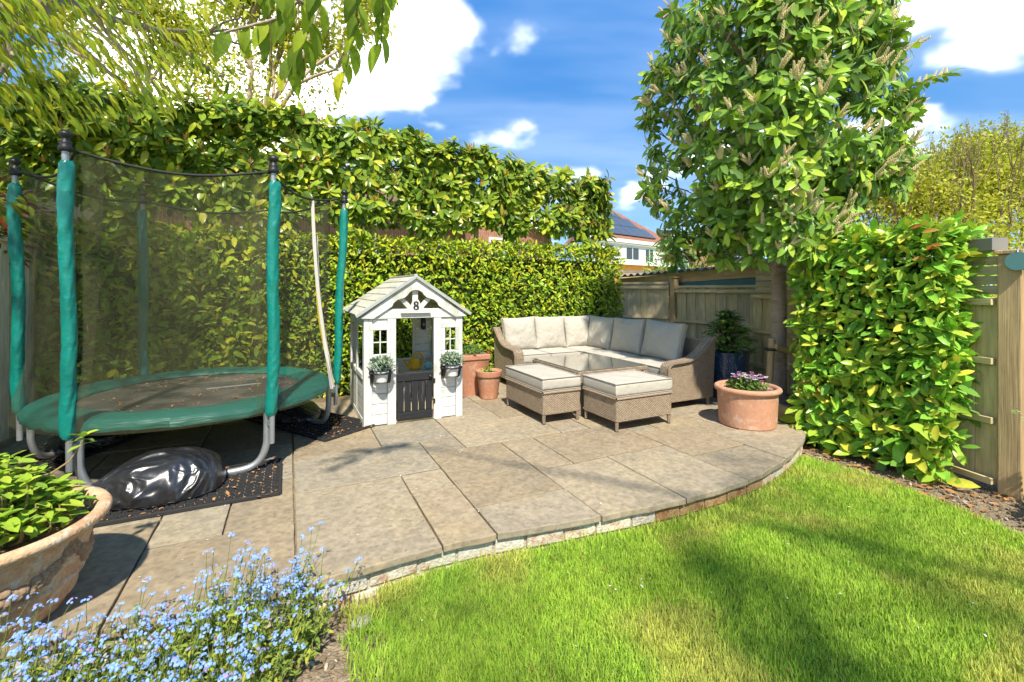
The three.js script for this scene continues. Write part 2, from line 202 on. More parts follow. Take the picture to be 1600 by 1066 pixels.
const M = {
  stone: std('sandstone', { map: T.stone, color: col(0.68, 0.68, 0.69), bumpMap: T.stoneB, bumpScale: 0.012, roughness: 0.86 }),
  stone2: std('sandstone grey', { map: T.stone, color: col(0.64, 0.66, 0.68), bumpMap: T.stoneB, bumpScale: 0.012, roughness: 0.86 }),
  stone3: std('sandstone ochre', { map: T.stone, color: col(0.70, 0.67, 0.63), bumpMap: T.stoneB, bumpScale: 0.012, roughness: 0.86 }),
  mortar: std('mortar', { map: T.soil, color: col(0.95, 0.9, 0.8), roughness: 0.98 }),
  wood: std('weathered timber', { map: T.wood, bumpMap: T.woodB, bumpScale: 0.003, roughness: 0.88 }),
  wood2: std('weathered timber pale', { map: T.wood, color: col(1.0, 0.98, 0.9), bumpMap: T.woodB, bumpScale: 0.003, roughness: 0.88 }),
  wood3: std('weathered timber grey', { map: T.wood, color: col(0.8, 0.84, 0.92), bumpMap: T.woodB, bumpScale: 0.003, roughness: 0.88 }),
  woodWarm: std('sawn timber', { map: T.wood, color: col(0.76, 0.66, 0.56), bumpMap: T.woodB, bumpScale: 0.002, roughness: 0.85 }),
  woodPale: std('silvered timber', { map: T.wood, color: col(1.35, 1.45, 1.75), bumpMap: T.woodB, bumpScale: 0.003, roughness: 0.9 }),
  paint: std('white painted wood', { map: T.paint, bumpMap: T.woodB, bumpScale: 0.0015, roughness: 0.62 }),
  paintRoof: std('cream painted boards', { map: T.paint, color: col(0.80, 0.78, 0.68), bumpMap: T.woodB, bumpScale: 0.002, roughness: 0.7 }),
  paintGrey: std('grey painted trim', { map: T.paint, color: col(0.62, 0.64, 0.64), roughness: 0.65 }),
  black: std('black stained wood', { map: T.black, bumpMap: T.woodB, bumpScale: 0.002, roughness: 0.6 }),
  ink: std('black paint', { color: col(0.012, 0.012, 0.013), roughness: 0.5 }),
  weave: std('woven rattan', { map: T.weave, bumpMap: T.weaveB, bumpScale: 0.014, roughness: 0.62 }),
  weaveRim: std('rattan edging', { map: T.weave, color: col(1.1, 1.1, 1.1), bumpMap: T.weaveB, bumpScale: 0.004, roughness: 0.6 }),
  footing: std('rattan wrapped leg', { map: T.weave, color: col(0.95, 0.95, 0.95), bumpMap: T.weaveB, bumpScale: 0.003, roughness: 0.6 }),
  fabric: std('cream fabric', { map: T.fabric, bumpMap: T.fabricB, bumpScale: 0.02, roughness: 0.95, sheen: 0.2, sheenColor: col(1, 1, 1), sheenRoughness: 0.6 }),
  piping: std('grey piping', { color: col(0.36, 0.33, 0.28), roughness: 0.9 }),
  terra: std('terracotta', { map: T.terra, bumpMap: T.rough, bumpScale: 0.002, roughness: 0.88 }),
  terraPale: std('pale terracotta', { map: T.terra, color: col(1.08, 1.2, 1.25), bumpMap: T.rough, bumpScale: 0.002, roughness: 0.88 }),
  terraOld: std('weathered terracotta', { map: T.terraOld, bumpMap: T.rough, bumpScale: 0.007, roughness: 0.92 }),
  glaze: std('blue glaze', { map: ctex(256, (u, v) => { const a = N8(u, v, 5, 5, 171), s = sstep(0.66, 0.74, N8(u, v, 40, 3, 172)); return mix3(mix3([0.010, 0.028, 0.075], [0.022, 0.06, 0.13], a), [0.28, 0.32, 0.36], s * 0.6); }, [2, 1]), roughness: 0.35, clearcoat: 0.7, clearcoatRoughness: 0.12 }),
  steel: std('galvanised steel', { color: col(0.36, 0.385, 0.40), metalness: 0.55, roughness: 0.42, bumpMap: T.bump, bumpScale: 0.0008 }),
  steelPaint: std('grey enamel tube', { color: col(0.33, 0.35, 0.33), metalness: 0.2, roughness: 0.5 }),
  sleeve: std('green vinyl', { color: col(0.0, 0.20, 0.16), roughness: 0.4, bumpMap: T.crease, bumpScale: 0.0032, clearcoat: 0.35, clearcoatRoughness: 0.22 }),
  pad: std('green vinyl pad', { color: col(0.006, 0.125, 0.095), roughness: 0.5, bumpMap: T.padB, bumpScale: 0.02 }),
  deck: std('black polypropylene', { map: T.matTex, roughness: 0.9 }),
  net: std('black netting', { color: col(0.085, 0.085, 0.04), transparent: true, opacity: 0.24, roughness: 1 }),
  rope: std('black cord', { color: col(0.02, 0.02, 0.02), roughness: 0.8 }),
  plastic: std('black plastic', { color: col(0.014, 0.014, 0.016), roughness: 0.45 }),
  bag: std('black polythene', { color: col(0.018, 0.019, 0.022), roughness: 0.32, clearcoat: 0.8, clearcoatRoughness: 0.25, bumpMap: T.cracks, bumpScale: 0.012 }),
  rubber: std('black rubber', { color: col(0.022, 0.022, 0.023), roughness: 0.75 }),
  white: std('white plastic', { color: col(0.72, 0.72, 0.70), roughness: 0.45 }),
  band: std('pale webbing', { color: col(0.55, 0.52, 0.47), roughness: 0.9 }),
  yellow: std('yellow plastic', { color: col(0.80, 0.47, 0.012), roughness: 0.4 }),
  yellowBand: std('yellow webbing', { color: col(0.66, 0.52, 0.03), roughness: 0.7 }),
  teal: std('teal plastic', { color: col(0.16, 0.48, 0.50), roughness: 0.4 }),
  logo: std('faded grey print', { color: col(0.24, 0.24, 0.22), roughness: 0.9 }),
  soil: std('soil', { map: T.soil, bumpMap: T.rough, bumpScale: 0.02, roughness: 1 }),
  lawn: std('lawn soil and thatch', { map: T.lawn, bumpMap: T.rough, bumpScale: 0.02, roughness: 1 }),
  bark: std('bark', { map: T.bark, bumpMap: T.barkB, bumpScale: 0.012, roughness: 0.95 }),
  barkPale: std('pale bark', { map: T.bark, color: col(1.3, 1.25, 1.1), bumpMap: T.barkB, bumpScale: 0.008, roughness: 0.95 }),
  twig: std('brown twig', { color: col(0.26, 0.185, 0.11), roughness: 0.95 }),
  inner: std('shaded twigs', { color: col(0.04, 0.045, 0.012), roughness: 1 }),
  bricks: [[1, 1, 1], [0.95, 0.80, 0.70], [1.05, 1.02, 0.92], [0.92, 0.92, 0.86]].map((c, i) => std('weathered brick ' + i, { map: T.brick, color: col(...c), bumpMap: T.rough, bumpScale: 0.008, roughness: 0.95 })),
  mossy: std('mossy brick', { map: T.brick, color: col(0.62, 0.42, 0.22), bumpMap: T.rough, bumpScale: 0.008, roughness: 1 }),
  redbrick: std('red brick', { map: T.redbrick, roughness: 0.92 }),
  tiles: std('clay roof tiles', { map: T.tiles, roughness: 0.9 }),
  tilesRed: std('red clay roof tiles', { map: T.tiles, color: col(1.55, 1.25, 1.1), roughness: 0.9 }),
  render: std('white render', { color: col(0.78, 0.78, 0.76), roughness: 0.85 }),
  trim: std('white trim', { color: col(0.72, 0.72, 0.70), roughness: 0.6 }),
  pane: std('dark window glass', { color: col(0.06, 0.075, 0.07), roughness: 0.08 }),
  solar: std('solar cells', { color: col(0.06, 0.075, 0.10), roughness: 0.4, clearcoat: 0.25, clearcoatRoughness: 0.2 }),
  felt: std('roof felt', { map: T.old, color: col(0.55, 0.54, 0.52), roughness: 0.95 }),
  corr: std('weathered corrugated sheet', { map: T.old, color: col(0.62, 0.58, 0.54), roughness: 0.8 }),
  bluePaint: std('blue green paint', { color: col(0.05, 0.16, 0.19), roughness: 0.6 }),
  cedar: std('orange stained boards', { map: T.wood, color: col(1.6, 0.85, 0.4), roughness: 0.8 }),
  spike: std('cream flower spike', { color: col(0.72, 0.61, 0.34), roughness: 1 }),
  spikeBrown: std('rust flower bud', { color: col(0.58, 0.33, 0.09), roughness: 1 }),
};
M.tableGlass = new THREE.MeshPhysicalMaterial({ color: col(0.16, 0.15, 0.12), roughness: 0.04, specularIntensity: 1, clearcoat: 1, clearcoatRoughness: 0.03 }); M.tableGlass.name = 'smoked table glass';

// ------------------------------------------------------------------ ground, lawn, patio
function sheet(name, outline, y, mat, s = 1, kids) {
  const o = structure(name), sh = new THREE.Shape(outline.map(([a, b]) => new THREE.Vector2(a, b)));
  const g = planar(new THREE.ShapeGeometry(sh).rotateX(-PI / 2), s); g.translate(0, y, 0);
  const m = part(o, name + '_surface', g, mat); return o;
}
{
  const g = planar(new THREE.PlaneGeometry(500, 500).rotateX(-PI / 2), 1); g.translate(0, -0.2, 0);
  const m = new THREE.Mesh(g, M.lawn); m.name = 'ground'; m.userData.kind = 'structure'; m.receiveShadow = true; scene.add(m);
}
const EDGE = [[-3.2, 2.5], [-1.5, 2.32], [-0.81, 2.24], [-0.35, 2.20], [0.12, 2.19], [0.44, 2.205], [0.68, 2.21], [0.99, 2.19], [1.33, 2.14], [1.59, 2.11], [2.17, 2.06], [2.78, 2.08], [3.39, 2.21], [3.88, 2.39], [4.14, 2.53], [4.29, 2.69]];
function vEdge(u) { if (u <= EDGE[0][0]) return EDGE[0][1]; for (let i = 1; i < EDGE.length; i++) if (u <= EDGE[i][0]) { const p = EDGE[max(0, i - 2)], a = EDGE[i - 1], b = EDGE[i], q = EDGE[min(EDGE.length - 1, i + 1)], t = (u - a[0]) / (b[0] - a[0]), d = b[0] - a[0], m0 = (b[1] - p[1]) / (b[0] - p[0]) * d, m1 = (q[1] - a[1]) / (q[0] - a[0]) * d, t2 = t * t, t3 = t2 * t; return (2 * t3 - 3 * t2 + 1) * a[1] + (t3 - 2 * t2 + t) * m0 + (-2 * t3 + 3 * t2) * b[1] + (t3 - t2) * m1; } return EDGE[EDGE.length - 1][1]; }
const LAWN = [[0.40, 2.23], [0.36, 1.9], [0.33, 1.6], [0.2, 0.9], [0.15, -4], [5, -4], [4.1, -1], [3.78, 0.6], [3.80, 1.1], [3.93, 1.7], [3.98, 2.05], [3.86, 2.45], [3.39, 2.3], [2.78, 2.16], [2.17, 2.13], [1.33, 2.22], [0.68, 2.28]];
sheet('lawn', LAWN, -0.15, M.lawn);
sheet('soil_bed', [[-6, -4], [0.4, -4], [0.45, 2.3], [-3, 2.6], [-6, 3]], -0.158, M.soil);
{
  const o = sheet('border_soil', [[3.3, -4], [6, -4], [6.5, 4], [6, 7.5], [-3, 7.5], [-6, 7], [-6, 2.5], [4.0, 2.6], [3.6, 2.2]], -0.162, M.soil);
}
{
  const rng = rngOf(7), patio = structure('patio', [1.5, 0, 3.6]);
  const TOP = 0, G = 0.0085;
  // [u0, u1, v0, v1]; 'e' stands for the curved edge
  const S = [
    [-3.1, -2.15, 'e', 3.3], [-2.15, -1.25, 'e', 3.05], [-1.25, -0.64, 'e', 3.15], [-0.64, 0.03, 'e', 2.81], [0.03, 0.69, 'e', 3.16], [0.69, 0.98, 'e', 2.86], [0.69, 0.98, 2.86, 3.16],
    [-0.64, -0.31, 2.81, 3.45], [-0.31, 0.03, 2.81, 3.45], [0.03, 0.98, 3.16, 3.82], [0.98, 1.29, 3.49, 3.79], [0.98, 1.59, 2.50, 3.49], [0.98, 1.59, 'e', 2.50],
    [1.59, 1.89, 2.83, 3.48], [1.89, 2.78, 2.83, 3.47], [1.59, 2.19, 'e', 2.83], [2.19, 2.78, 'e', 2.83], [2.78, 3.38, 'e', 2.55], [3.38, 4.26, 'e', 2.85],
    [2.78, 3.38, 2.55, 3.18], [3.38, 3.64, 2.85, 3.45], [3.64, 4.30, 2.85, 3.45], [2.78, 3.06, 3.18, 3.47], [3.06, 3.38, 3.18, 3.47],
    [1.29, 2.20, 3.49, 4.13], [2.20, 2.50, 3.48, 4.13], [2.50, 3.38, 3.47, 4.13], [3.38, 4.30, 3.45, 4.4], [0.03, 0.68, 3.82, 4.75], [0.68, 1.29, 3.79, 4.75],
    [1.29, 1.90, 4.13, 5.15], [1.90, 2.55, 4.13, 4.95], [2.55, 3.4, 4.13, 5.05], [3.4, 4.7, 4.4, 5.2], [1.90, 2.55, 4.95, 5.9], [2.55, 3.4, 5.05, 5.9], [3.4, 4.7, 5.2, 5.9],
    [-1.25, -0.64, 3.15, 4.22], [-0.64, 0.03, 3.45, 4.22], [-2.05, -1.25, 3.05, 4.0], [-2.05, -0.64, 4.6, 5.4], [-2.05, -1.25, 4.0, 4.6], [-1.25, -0.64, 4.22, 4.6],
    [-0.64, 0.03, 4.22, 5.13], [0.03, 0.68, 4.75, 5.6], [0.68, 1.29, 4.75, 5.6], [1.29, 1.90, 5.15, 5.9], [-0.64, 0.03, 5.13, 5.7], [4.30, 4.95, 3.3, 4.4],
  ];
  const mats = [M.stone, M.stone2, M.stone3, ...[[0.60, 0.60, 0.60], [0.73, 0.72, 0.70], [0.63, 0.60, 0.56]].map((c, i) => { const m = M.stone.clone(); m.color.setRGB(...c); m.name = 'sandstone tone ' + i; return m; })];
  S.forEach(([u0, u1, v0, v1], k) => {
    const jit = () => (rng() - 0.5) * 0.008, pts = [], a = u0 + G, b = u1 - G, e = v0 === 'e';
    const n = 7, lo = e ? (u) => vEdge(u) - 0.004 + 0.003 * sin(u * 21 + k) + jit() * 0.6 : () => v0 + G * 1.35 + jit() * 0.5;
    for (let i = 0; i <= n; i++) pts.push([lerp(a, b, i / n), lo(lerp(a, b, i / n))]);
    for (let i = 1; i <= n; i++) pts.push([b + jit() * 0.5, lerp(pts[n][1], v1 - G * 1.35, i / n)]);
    for (let i = 1; i <= n; i++) pts.push([lerp(b, a, i / n), v1 - G * 1.35 + jit() * 0.5]);
    for (let i = 1; i < n; i++) pts.push([a + jit() * 0.5, lerp(v1 - G * 1.35, pts[0][1], i / n)]);
    const sh = new THREE.Shape(pts.map(([x, y]) => new THREE.Vector2(x, y)));
    let g = new THREE.ExtrudeGeometry(sh, { depth: 0.026, bevelEnabled: true, bevelSize: 0.004, bevelThickness: 0.006, bevelSegments: 2, steps: 1 });
    g = planar(g.rotateX(-PI / 2), 1, undefined, rng() * 5, rng() * 5);
    g.translate(0, -0.032 + (rng() - 0.5) * 0.004, 0);
    part(patio, 'paving_slab', g, mats[floor(rng() * 6)]);
  });
  // bed of mortar below the slabs, set back from the edge
  const bed = []; for (let u = -3.1; u <= 4.26; u += 0.12) bed.push([u, vEdge(u) + 0.10]); bed.push([4.3, 2.8], [4.9, 3.3], [4.9, 5.9], [-3.1, 5.9]);
  const bs = new THREE.Shape(bed.map(([x, y]) => new THREE.Vector2(x, y)));
  part(patio, 'mortar_bed', planar(new THREE.ExtrudeGeometry(bs, { depth: 0.2, bevelEnabled: false }).rotateX(-PI / 2).translate(0, -0.219, 0), 1), M.mortar);
  // the step: two courses of bricks that follow the curve, on a mortar core
  const path = []; for (let u = -3.0; u <= 4.285; u += 0.01) path.push([u, vEdge(u)]); path.push([4.31, 2.80]); path.push([4.33, 2.95]);
  const at = [0]; for (let i = 1; i < path.length; i++) at.push(at[i - 1] + hypot(path[i][0] - path[i - 1][0], path[i][1] - path[i - 1][1]));
  const pos = (s) => { let i = 1; while (i < at.length - 1 && at[i] < s) i++; const t = (s - at[i - 1]) / (at[i] - at[i - 1]), a = path[i - 1], b = path[i], L = hypot(b[0] - a[0], b[1] - a[1]); return [lerp(a[0], b[0], t), lerp(a[1], b[1], t), (b[0] - a[0]) / L, (b[1] - a[1]) / L]; };
  const Lm = at[at.length - 1];
  for (let c = 0; c < 2; c++) for (let s = c ? 0.11 : 0; s < Lm - 0.12;) {
    const L = 0.17 + rng() * 0.07, [u, v, du, dv] = pos(min(Lm - 0.01, s + L / 2)), h = c ? 0.075 : 0.082, y = c ? -0.168 : -0.078;
    let g = planar(new RoundedBoxGeometry(L - 0.010, h, 0.09, 2, 0.010), 1, undefined, rng() * 3, rng() * 3);
    const P = g.attributes.position; for (let i = 0; i < P.count; i++) { const x = P.getX(i), yy = P.getY(i), z = P.getZ(i); P.setZ(i, z + 0.010 * (fbm(x * 30 + s * 9, yy * 30 + c * 7, 3) - 0.5)); P.setY(i, yy + 0.004 * (vn(x * 20 + s, c * 3) - 0.5)); }
    g.computeVertexNormals();
    g.rotateY(atan2(dv, du)).translate(u - dv * 0.06, y + (rng() - 0.5) * 0.004, -(v + du * 0.06 + (rng() - 0.5) * 0.006));
    const damp = u > 1.9 && u < 3.0 && rng() < 0.6;
    part(patio, 'brick', g, damp ? M.mossy : M.bricks[floor(rng() * 4)]);
    s += L;
  }
  const core = []; for (let s = 0.02; s < Lm; s += 0.05) { const [u, v, du, dv] = pos(s); core.push([u - dv * 0.026, v + du * 0.026]); }
  const back = core.slice().reverse().map(([u, v]) => [u, v + 0.12]);
  const cs = new THREE.Shape(core.concat(back).map(([x, y]) => new THREE.Vector2(x, y)));
  part(patio, 'mortar', planar(new THREE.ExtrudeGeometry(cs, { depth: 0.176, bevelEnabled: false }).rotateX(-PI / 2).translate(0, -0.2105, 0), 1), std('pale mortar', { map: T.brick, color: col(0.78, 0.76, 0.7), bumpMap: T.rough, bumpScale: 0.01, roughness: 1 }));
}

// ------------------------------------------------------------------ foliage
function leafGeo(w, { seg = 4, fold = 0.22, curl = 0.18, peak = 0.9, wave = 0, rnd = 0.75 } = {}) {
  const pos = [], uv = [], idx = [];
  for (let i = 0; i <= seg; i++) {
    const t = i / seg, hw = w * 0.5 * pow(sin(PI * pow(t, peak)), rnd), y = t, zc = -curl * t * t;
    pos.push(-hw, y, zc + fold * hw + wave * sin(t * 9), 0, y, zc, hw, y, zc + fold * hw - wave * sin(t * 9)); uv.push(0.5 - hw / w, t, 0.5, t, 0.5 + hw / w, t);
  }
  for (let i = 0; i < seg; i++) { const a = i * 3, b = a + 3; if (i === 0) idx.push(a + 1, b + 1, b, a + 1, b + 2, b + 1); else if (i === seg - 1) idx.push(a, a + 1, b + 1, a + 1, a + 2, b + 1); else idx.push(a, a + 1, b, b, a + 1, b + 1, a + 1, a + 2, b + 1, b + 1, a + 2, b + 2); }
  const g = new THREE.BufferGeometry(); g.setAttribute('position', new THREE.Float32BufferAttribute(pos, 3)); g.setAttribute('uv', new THREE.Float32BufferAttribute(uv, 2)); g.setIndex(idx); g.computeVertexNormals(); return g;
}
const LG = {
  laurel: [leafGeo(0.38, { seg: 5, curl: 0.16, rnd: 0.58, peak: 1.05 }), leafGeo(0.35, { seg: 5, curl: 0.28, fold: 0.35, rnd: 0.58, peak: 1.05 }), leafGeo(0.41, { seg: 5, curl: 0.05, fold: 0.15, rnd: 0.58, peak: 1.0 })],
  small: [leafGeo(0.46, { seg: 3, curl: 0.2 })],
  cherry: [leafGeo(0.46, { seg: 6, peak: 0.8, curl: 0.22, fold: 0.3, wave: 0.008 }), leafGeo(0.42, { seg: 6, peak: 0.8, curl: 0.35, fold: 0.45 })],
  lance: [leafGeo(0.36, { seg: 4, peak: 0.85, curl: 0.3, fold: 0.3 })],
  hydrangea: [leafGeo(0.55, { seg: 6, peak: 0.85, curl: 0.25, fold: 0.35, wave: 0.015 }), leafGeo(0.5, { seg: 6, peak: 0.85, curl: 0.1, fold: 0.25, wave: 0.02 })],
};
function leafMats(name, tones, o = {}) {
  return tones.map((c, i) => std(name + ' ' + i, { map: T.leaf, color: col(...c), roughness: 0.9, transmission: o.t ?? 0.3, clearcoat: (o.coat ?? 0.5) * 0.85, clearcoatRoughness: o.cr ?? 0.26, specularIntensity: 0.35 }));
}
const _x = new THREE.Vector3(), _y = new THREE.Vector3(), _z = new THREE.Vector3();
function leafMatrix(p, tip, nrm, s) {
  _y.copy(tip).normalize(); _x.copy(_y).cross(nrm).normalize(); if (_x.lengthSq() < 0.5) _x.set(1, 0, 0); _z.copy(_x).cross(_y);
  return new THREE.Matrix4().makeBasis(_x.clone().multiplyScalar(s), _y.clone().multiplyScalar(s), _z.clone().multiplyScalar(s)).setPosition(p);
}
// leaves: {p, tip, n, s, k (tone index), f (how much it shows)}; those that show most become parts, the rest one part of kind stuff
function foliage(parent, leaves, geos, mats, most = 300, base = null) {
  const w = worldOf(parent), eye = camera.position;
  for (const l of leaves) if (l.f === undefined) l.f = 0;
  const inView = (p) => { const d = p.clone().sub(eye), z = d.dot(FWD); if (z < 0.3) return -9; const x = 800 + d.dot(RGT) / z * 715, y = 452 - d.y / z * 715; return x > -20 && x < 1620 && y > -20 && y < 1080 ? l_size(z) : -9; };
  const l_size = (z) => 1 / z;
  const order = leaves.map((l, i) => [inView(l.p) > 0 ? l.s * inView(l.p) * (0.4 + l.f) : -1, i]).sort((a, b) => b[0] - a[0]);
  const chosen = new Set(order.filter(([q]) => q > 0).slice(0, most).map(([, i]) => i));
  const rest = [], cols = []; let c = 0;
  leaves.forEach((l, i) => {
    const m = leafMatrix(l.p.clone().sub(w), l.tip, l.n, l.s);
    if (chosen.has(i)) {
      const me = new THREE.Mesh(geos[i % geos.length], mats[l.k % mats.length]); me.name = 'leaf'; me.matrixAutoUpdate = false; me.matrix.copy(m); m.decompose(me.position, me.quaternion, me.scale); me.castShadow = me.receiveShadow = true; parent.add(me);
    } else { rest.push(m); const q = 0.82 + 0.36 * hash(i, 5, 2); const mc = mats[l.k % mats.length].color; cols.push(new THREE.Color().setRGB(mc.r * q, mc.g * q, mc.b * q)); }
  });
  if (rest.length) { const bm = mats[0].clone(); bm.color.setRGB(1, 1, 1); bm.name = mats[0].name + ' mass'; instanced(parent, 'foliage', geos[0], bm, rest, cols); }
}
const rv = (r) => { const a = r() * 2 * PI, z = r() * 2 - 1, q = sqrt(1 - z * z); return new THREE.Vector3(q * cos(a), z, q * sin(a)); };
// leaves over the faces of a box hedge
function boxLeaves(rng, [u0, u1, y0, y1, v0, v1], faces, perM2, len, depth, tone, shape) {
  const out = [];
  const W = { front: (u1 - u0) * (y1 - y0), back: (u1 - u0) * (y1 - y0), left: (v1 - v0) * (y1 - y0), right: (v1 - v0) * (y1 - y0), top: (u1 - u0) * (v1 - v0) };
  for (const [f, dens] of Object.entries(faces)) {
    const n = Math.round(W[f] * perM2 * dens);
    for (let i = 0; i < n; i++) {
      const a = rng(), b = rng(); let u, y, v, nn;
      if (f === 'front') { u = lerp(u0, u1, a); y = lerp(y0, y1, b); v = v0; nn = V(0, 0, -1); }
      if (f === 'back') { u = lerp(u0, u1, a); y = lerp(y0, y1, b); v = v1; nn = V(0, 0, 1); }
      if (f === 'left') { u = u0; y = lerp(y0, y1, b); v = lerp(v0, v1, a); nn = V(-1, 0, 0); }
      if (f === 'right') { u = u1; y = lerp(y0, y1, b); v = lerp(v0, v1, a); nn = V(1, 0, 0); }
      if (f === 'top') { u = lerp(u0, u1, a); y = y1; v = lerp(v0, v1, b); nn = V(0, 1, 0); }
      const inn = pow(rng(), 1.6) * depth, bump = 0.08 * (fbm((u + v) * 3.1 + 50, y * 3.1 + v * 2 + 20, 3) - 0.5) + 0.04 * (rng() - 0.5);
      let p = V(u, y, v).addScaledVector(nn, bump - inn);
      let tip = rv(rng).addScaledVector(nn, 0.65).add(V(0, 0.15, 0));
      let nrm = nn.clone().multiplyScalar(0.75).add(V(0, 0.75, 0)).addScaledVector(rv(rng), 0.65);
      if (shape) { const q = shape(p, nn); if (!q) continue; }
      const s = len * (0.5 + 0.75 * pow(rng(), 1.3) + 0.15 * vn(p.x * 3 + 7, p.y * 3 - p.z * 2 + 9));
      out.push({ p, tip, n: nrm, s, k: tone(rng, p, inn / depth, f), f: 1 - inn / depth });
    }
  }
  return out;
}
// whorls of leaves at shoot tips filling a volume; spikes stand in the middle of some
function whorls(rng, count, sample, { n = 10, len = 0.13, droop = 0.3, tone, spread = 0.55, spikeP = 0, spikeN = 4 }) {
  const leaves = [], spikes = [], tips = [];
  for (let c = 0; c < count; c++) {
    const { p, axis, shell } = sample(rng); const ax = axis.clone().normalize();
    const e1 = rv(rng).cross(ax).normalize(), e2 = ax.clone().cross(e1); tips.push({ p, ax, shell });
    const m = Math.round(n * (0.7 + 0.6 * rng()));
    for (let i = 0; i < m; i++) {
      const a = i * 2.4 + rng() * 0.6, back = rng(), rad = e1.clone().multiplyScalar(cos(a)).addScaledVector(e2, sin(a));
      const tip = ax.clone().multiplyScalar(lerp(0.75, -0.35, back)).addScaledVector(rad, 1).add(V(0, -droop * (0.4 + rng()), 0)).normalize();
      const nrm = ax.clone().addScaledVector(rad, -0.3).addScaledVector(rv(rng), 0.3);
      leaves.push({ p: p.clone().addScaledVector(ax, -back * len * spread * 1.4).addScaledVector(rad, 0.006), tip, n: nrm, s: len * (0.65 + 0.55 * rng()), k: tone(rng, p, shell, back), f: shell });
    }
    if (shell > 0.5 && rng() < spikeP) { const q = 1 + floor(rng() * spikeN); for (let i = 0; i < q; i++) { const a = i * 2.1 + rng(); spikes.push({ p: p.clone(), d: ax.clone().add(V(0, 0.7, 0)).addScaledVector(e1, 0.45 * cos(a)).addScaledVector(e2, 0.45 * sin(a)).normalize(), s: 0.7 + 0.6 * rng() }); } }
  }
  return { leaves, spikes, tips };
}
const spikeGeo = (() => {   // a raceme: a stalk set with small round buds
  const gs = [new THREE.CylinderGeometry(0.004, 0.006, 1, 5).translate(0, 0.5, 0)];
  for (let i = 0; i < 46; i++) { const t = 0.12 + 0.88 * i / 46, a = i * 2.4, r = 0.085 * (1 - 0.65 * t) + 0.012; gs.push(new THREE.IcosahedronGeometry(0.05 * (1.15 - 0.6 * t), 0).translate(r * cos(a), t, r * sin(a))); }
  return mergeGeometries(gs.map(plain));
})();
function putSpikes(parent, spikes, len, mat, most = 300) {
  const w = worldOf(parent), sorted = spikes.slice().sort((a, b) => a.p.distanceTo(camera.position) - b.p.distanceTo(camera.position)), rest = [];
  sorted.forEach((s, i) => { const m = leafMatrix(s.p.clone().sub(w), s.d, V(0.3, 0.2, 1), len * s.s); if (i < most) { const me = new THREE.Mesh(spikeGeo, mat); me.name = 'flower_spike'; m.decompose(me.position, me.quaternion, me.scale); me.castShadow = true; parent.add(me); } else rest.push(m); });
  if (rest.length) instanced(parent, 'flower_spikes', spikeGeo, mat, rest);
}
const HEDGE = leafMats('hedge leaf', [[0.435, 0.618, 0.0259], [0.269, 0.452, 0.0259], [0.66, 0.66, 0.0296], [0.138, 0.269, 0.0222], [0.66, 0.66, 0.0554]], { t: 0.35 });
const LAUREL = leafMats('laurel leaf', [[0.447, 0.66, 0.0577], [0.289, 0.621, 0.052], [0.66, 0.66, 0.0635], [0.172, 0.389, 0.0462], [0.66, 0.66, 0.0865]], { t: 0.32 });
const TREEL = leafMats('tree laurel leaf', [[0.271, 0.474, 0.0497], [0.181, 0.338, 0.0452], [0.474, 0.66, 0.0497], [0.113, 0.227, 0.0362], [0.66, 0.66, 0.0904]], { t: 0.3, coat: 0.6 });
const pick = (r, w) => { let x = r() * w.reduce((a, b) => a + b, 0); for (let i = 0; i < w.length; i++) if ((x -= w[i]) < 0) return i; return 0; };

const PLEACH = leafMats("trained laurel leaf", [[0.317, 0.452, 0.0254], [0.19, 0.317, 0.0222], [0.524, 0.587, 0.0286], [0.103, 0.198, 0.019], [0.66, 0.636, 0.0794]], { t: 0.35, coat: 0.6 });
// low clipped hedge along the end of the patio
{
  const rng = rngOf(11), t = thing('laurel_hedge', 'long low clipped laurel hedge of yellow green leaves behind the sofa and white playhouse', 'hedge', [1.2, -0.15, 6.2]);
  const B = [-2.25, 4.88, -0.1, 1.94, 5.92, 6.55];
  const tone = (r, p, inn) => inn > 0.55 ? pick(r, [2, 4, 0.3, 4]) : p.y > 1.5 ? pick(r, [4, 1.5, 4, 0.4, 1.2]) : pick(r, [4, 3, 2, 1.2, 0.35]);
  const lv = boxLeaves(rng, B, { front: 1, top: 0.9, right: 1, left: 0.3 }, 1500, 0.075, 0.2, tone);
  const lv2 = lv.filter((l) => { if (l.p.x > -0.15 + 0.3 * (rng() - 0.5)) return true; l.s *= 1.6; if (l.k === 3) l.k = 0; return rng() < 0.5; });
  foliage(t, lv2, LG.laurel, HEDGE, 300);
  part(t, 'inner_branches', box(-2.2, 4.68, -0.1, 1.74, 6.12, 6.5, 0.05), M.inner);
  const st = []; for (let i = 0; i < 26; i++) { const u = lerp(-2.1, 4.7, (i + rng()) / 26), v = 6.0 + rng() * 0.15; st.push(limb([V(u, -0.15, v + 0.15), V(u + rng() * 0.2 - 0.1, 0.7, v), V(u + rng() * 0.4 - 0.2, 1.6, v + 0.05)], 0.016, 0.006, 6, 5)); }
  part(t, 'stem', st, M.barkPale).userData.kind = 'stuff';
}
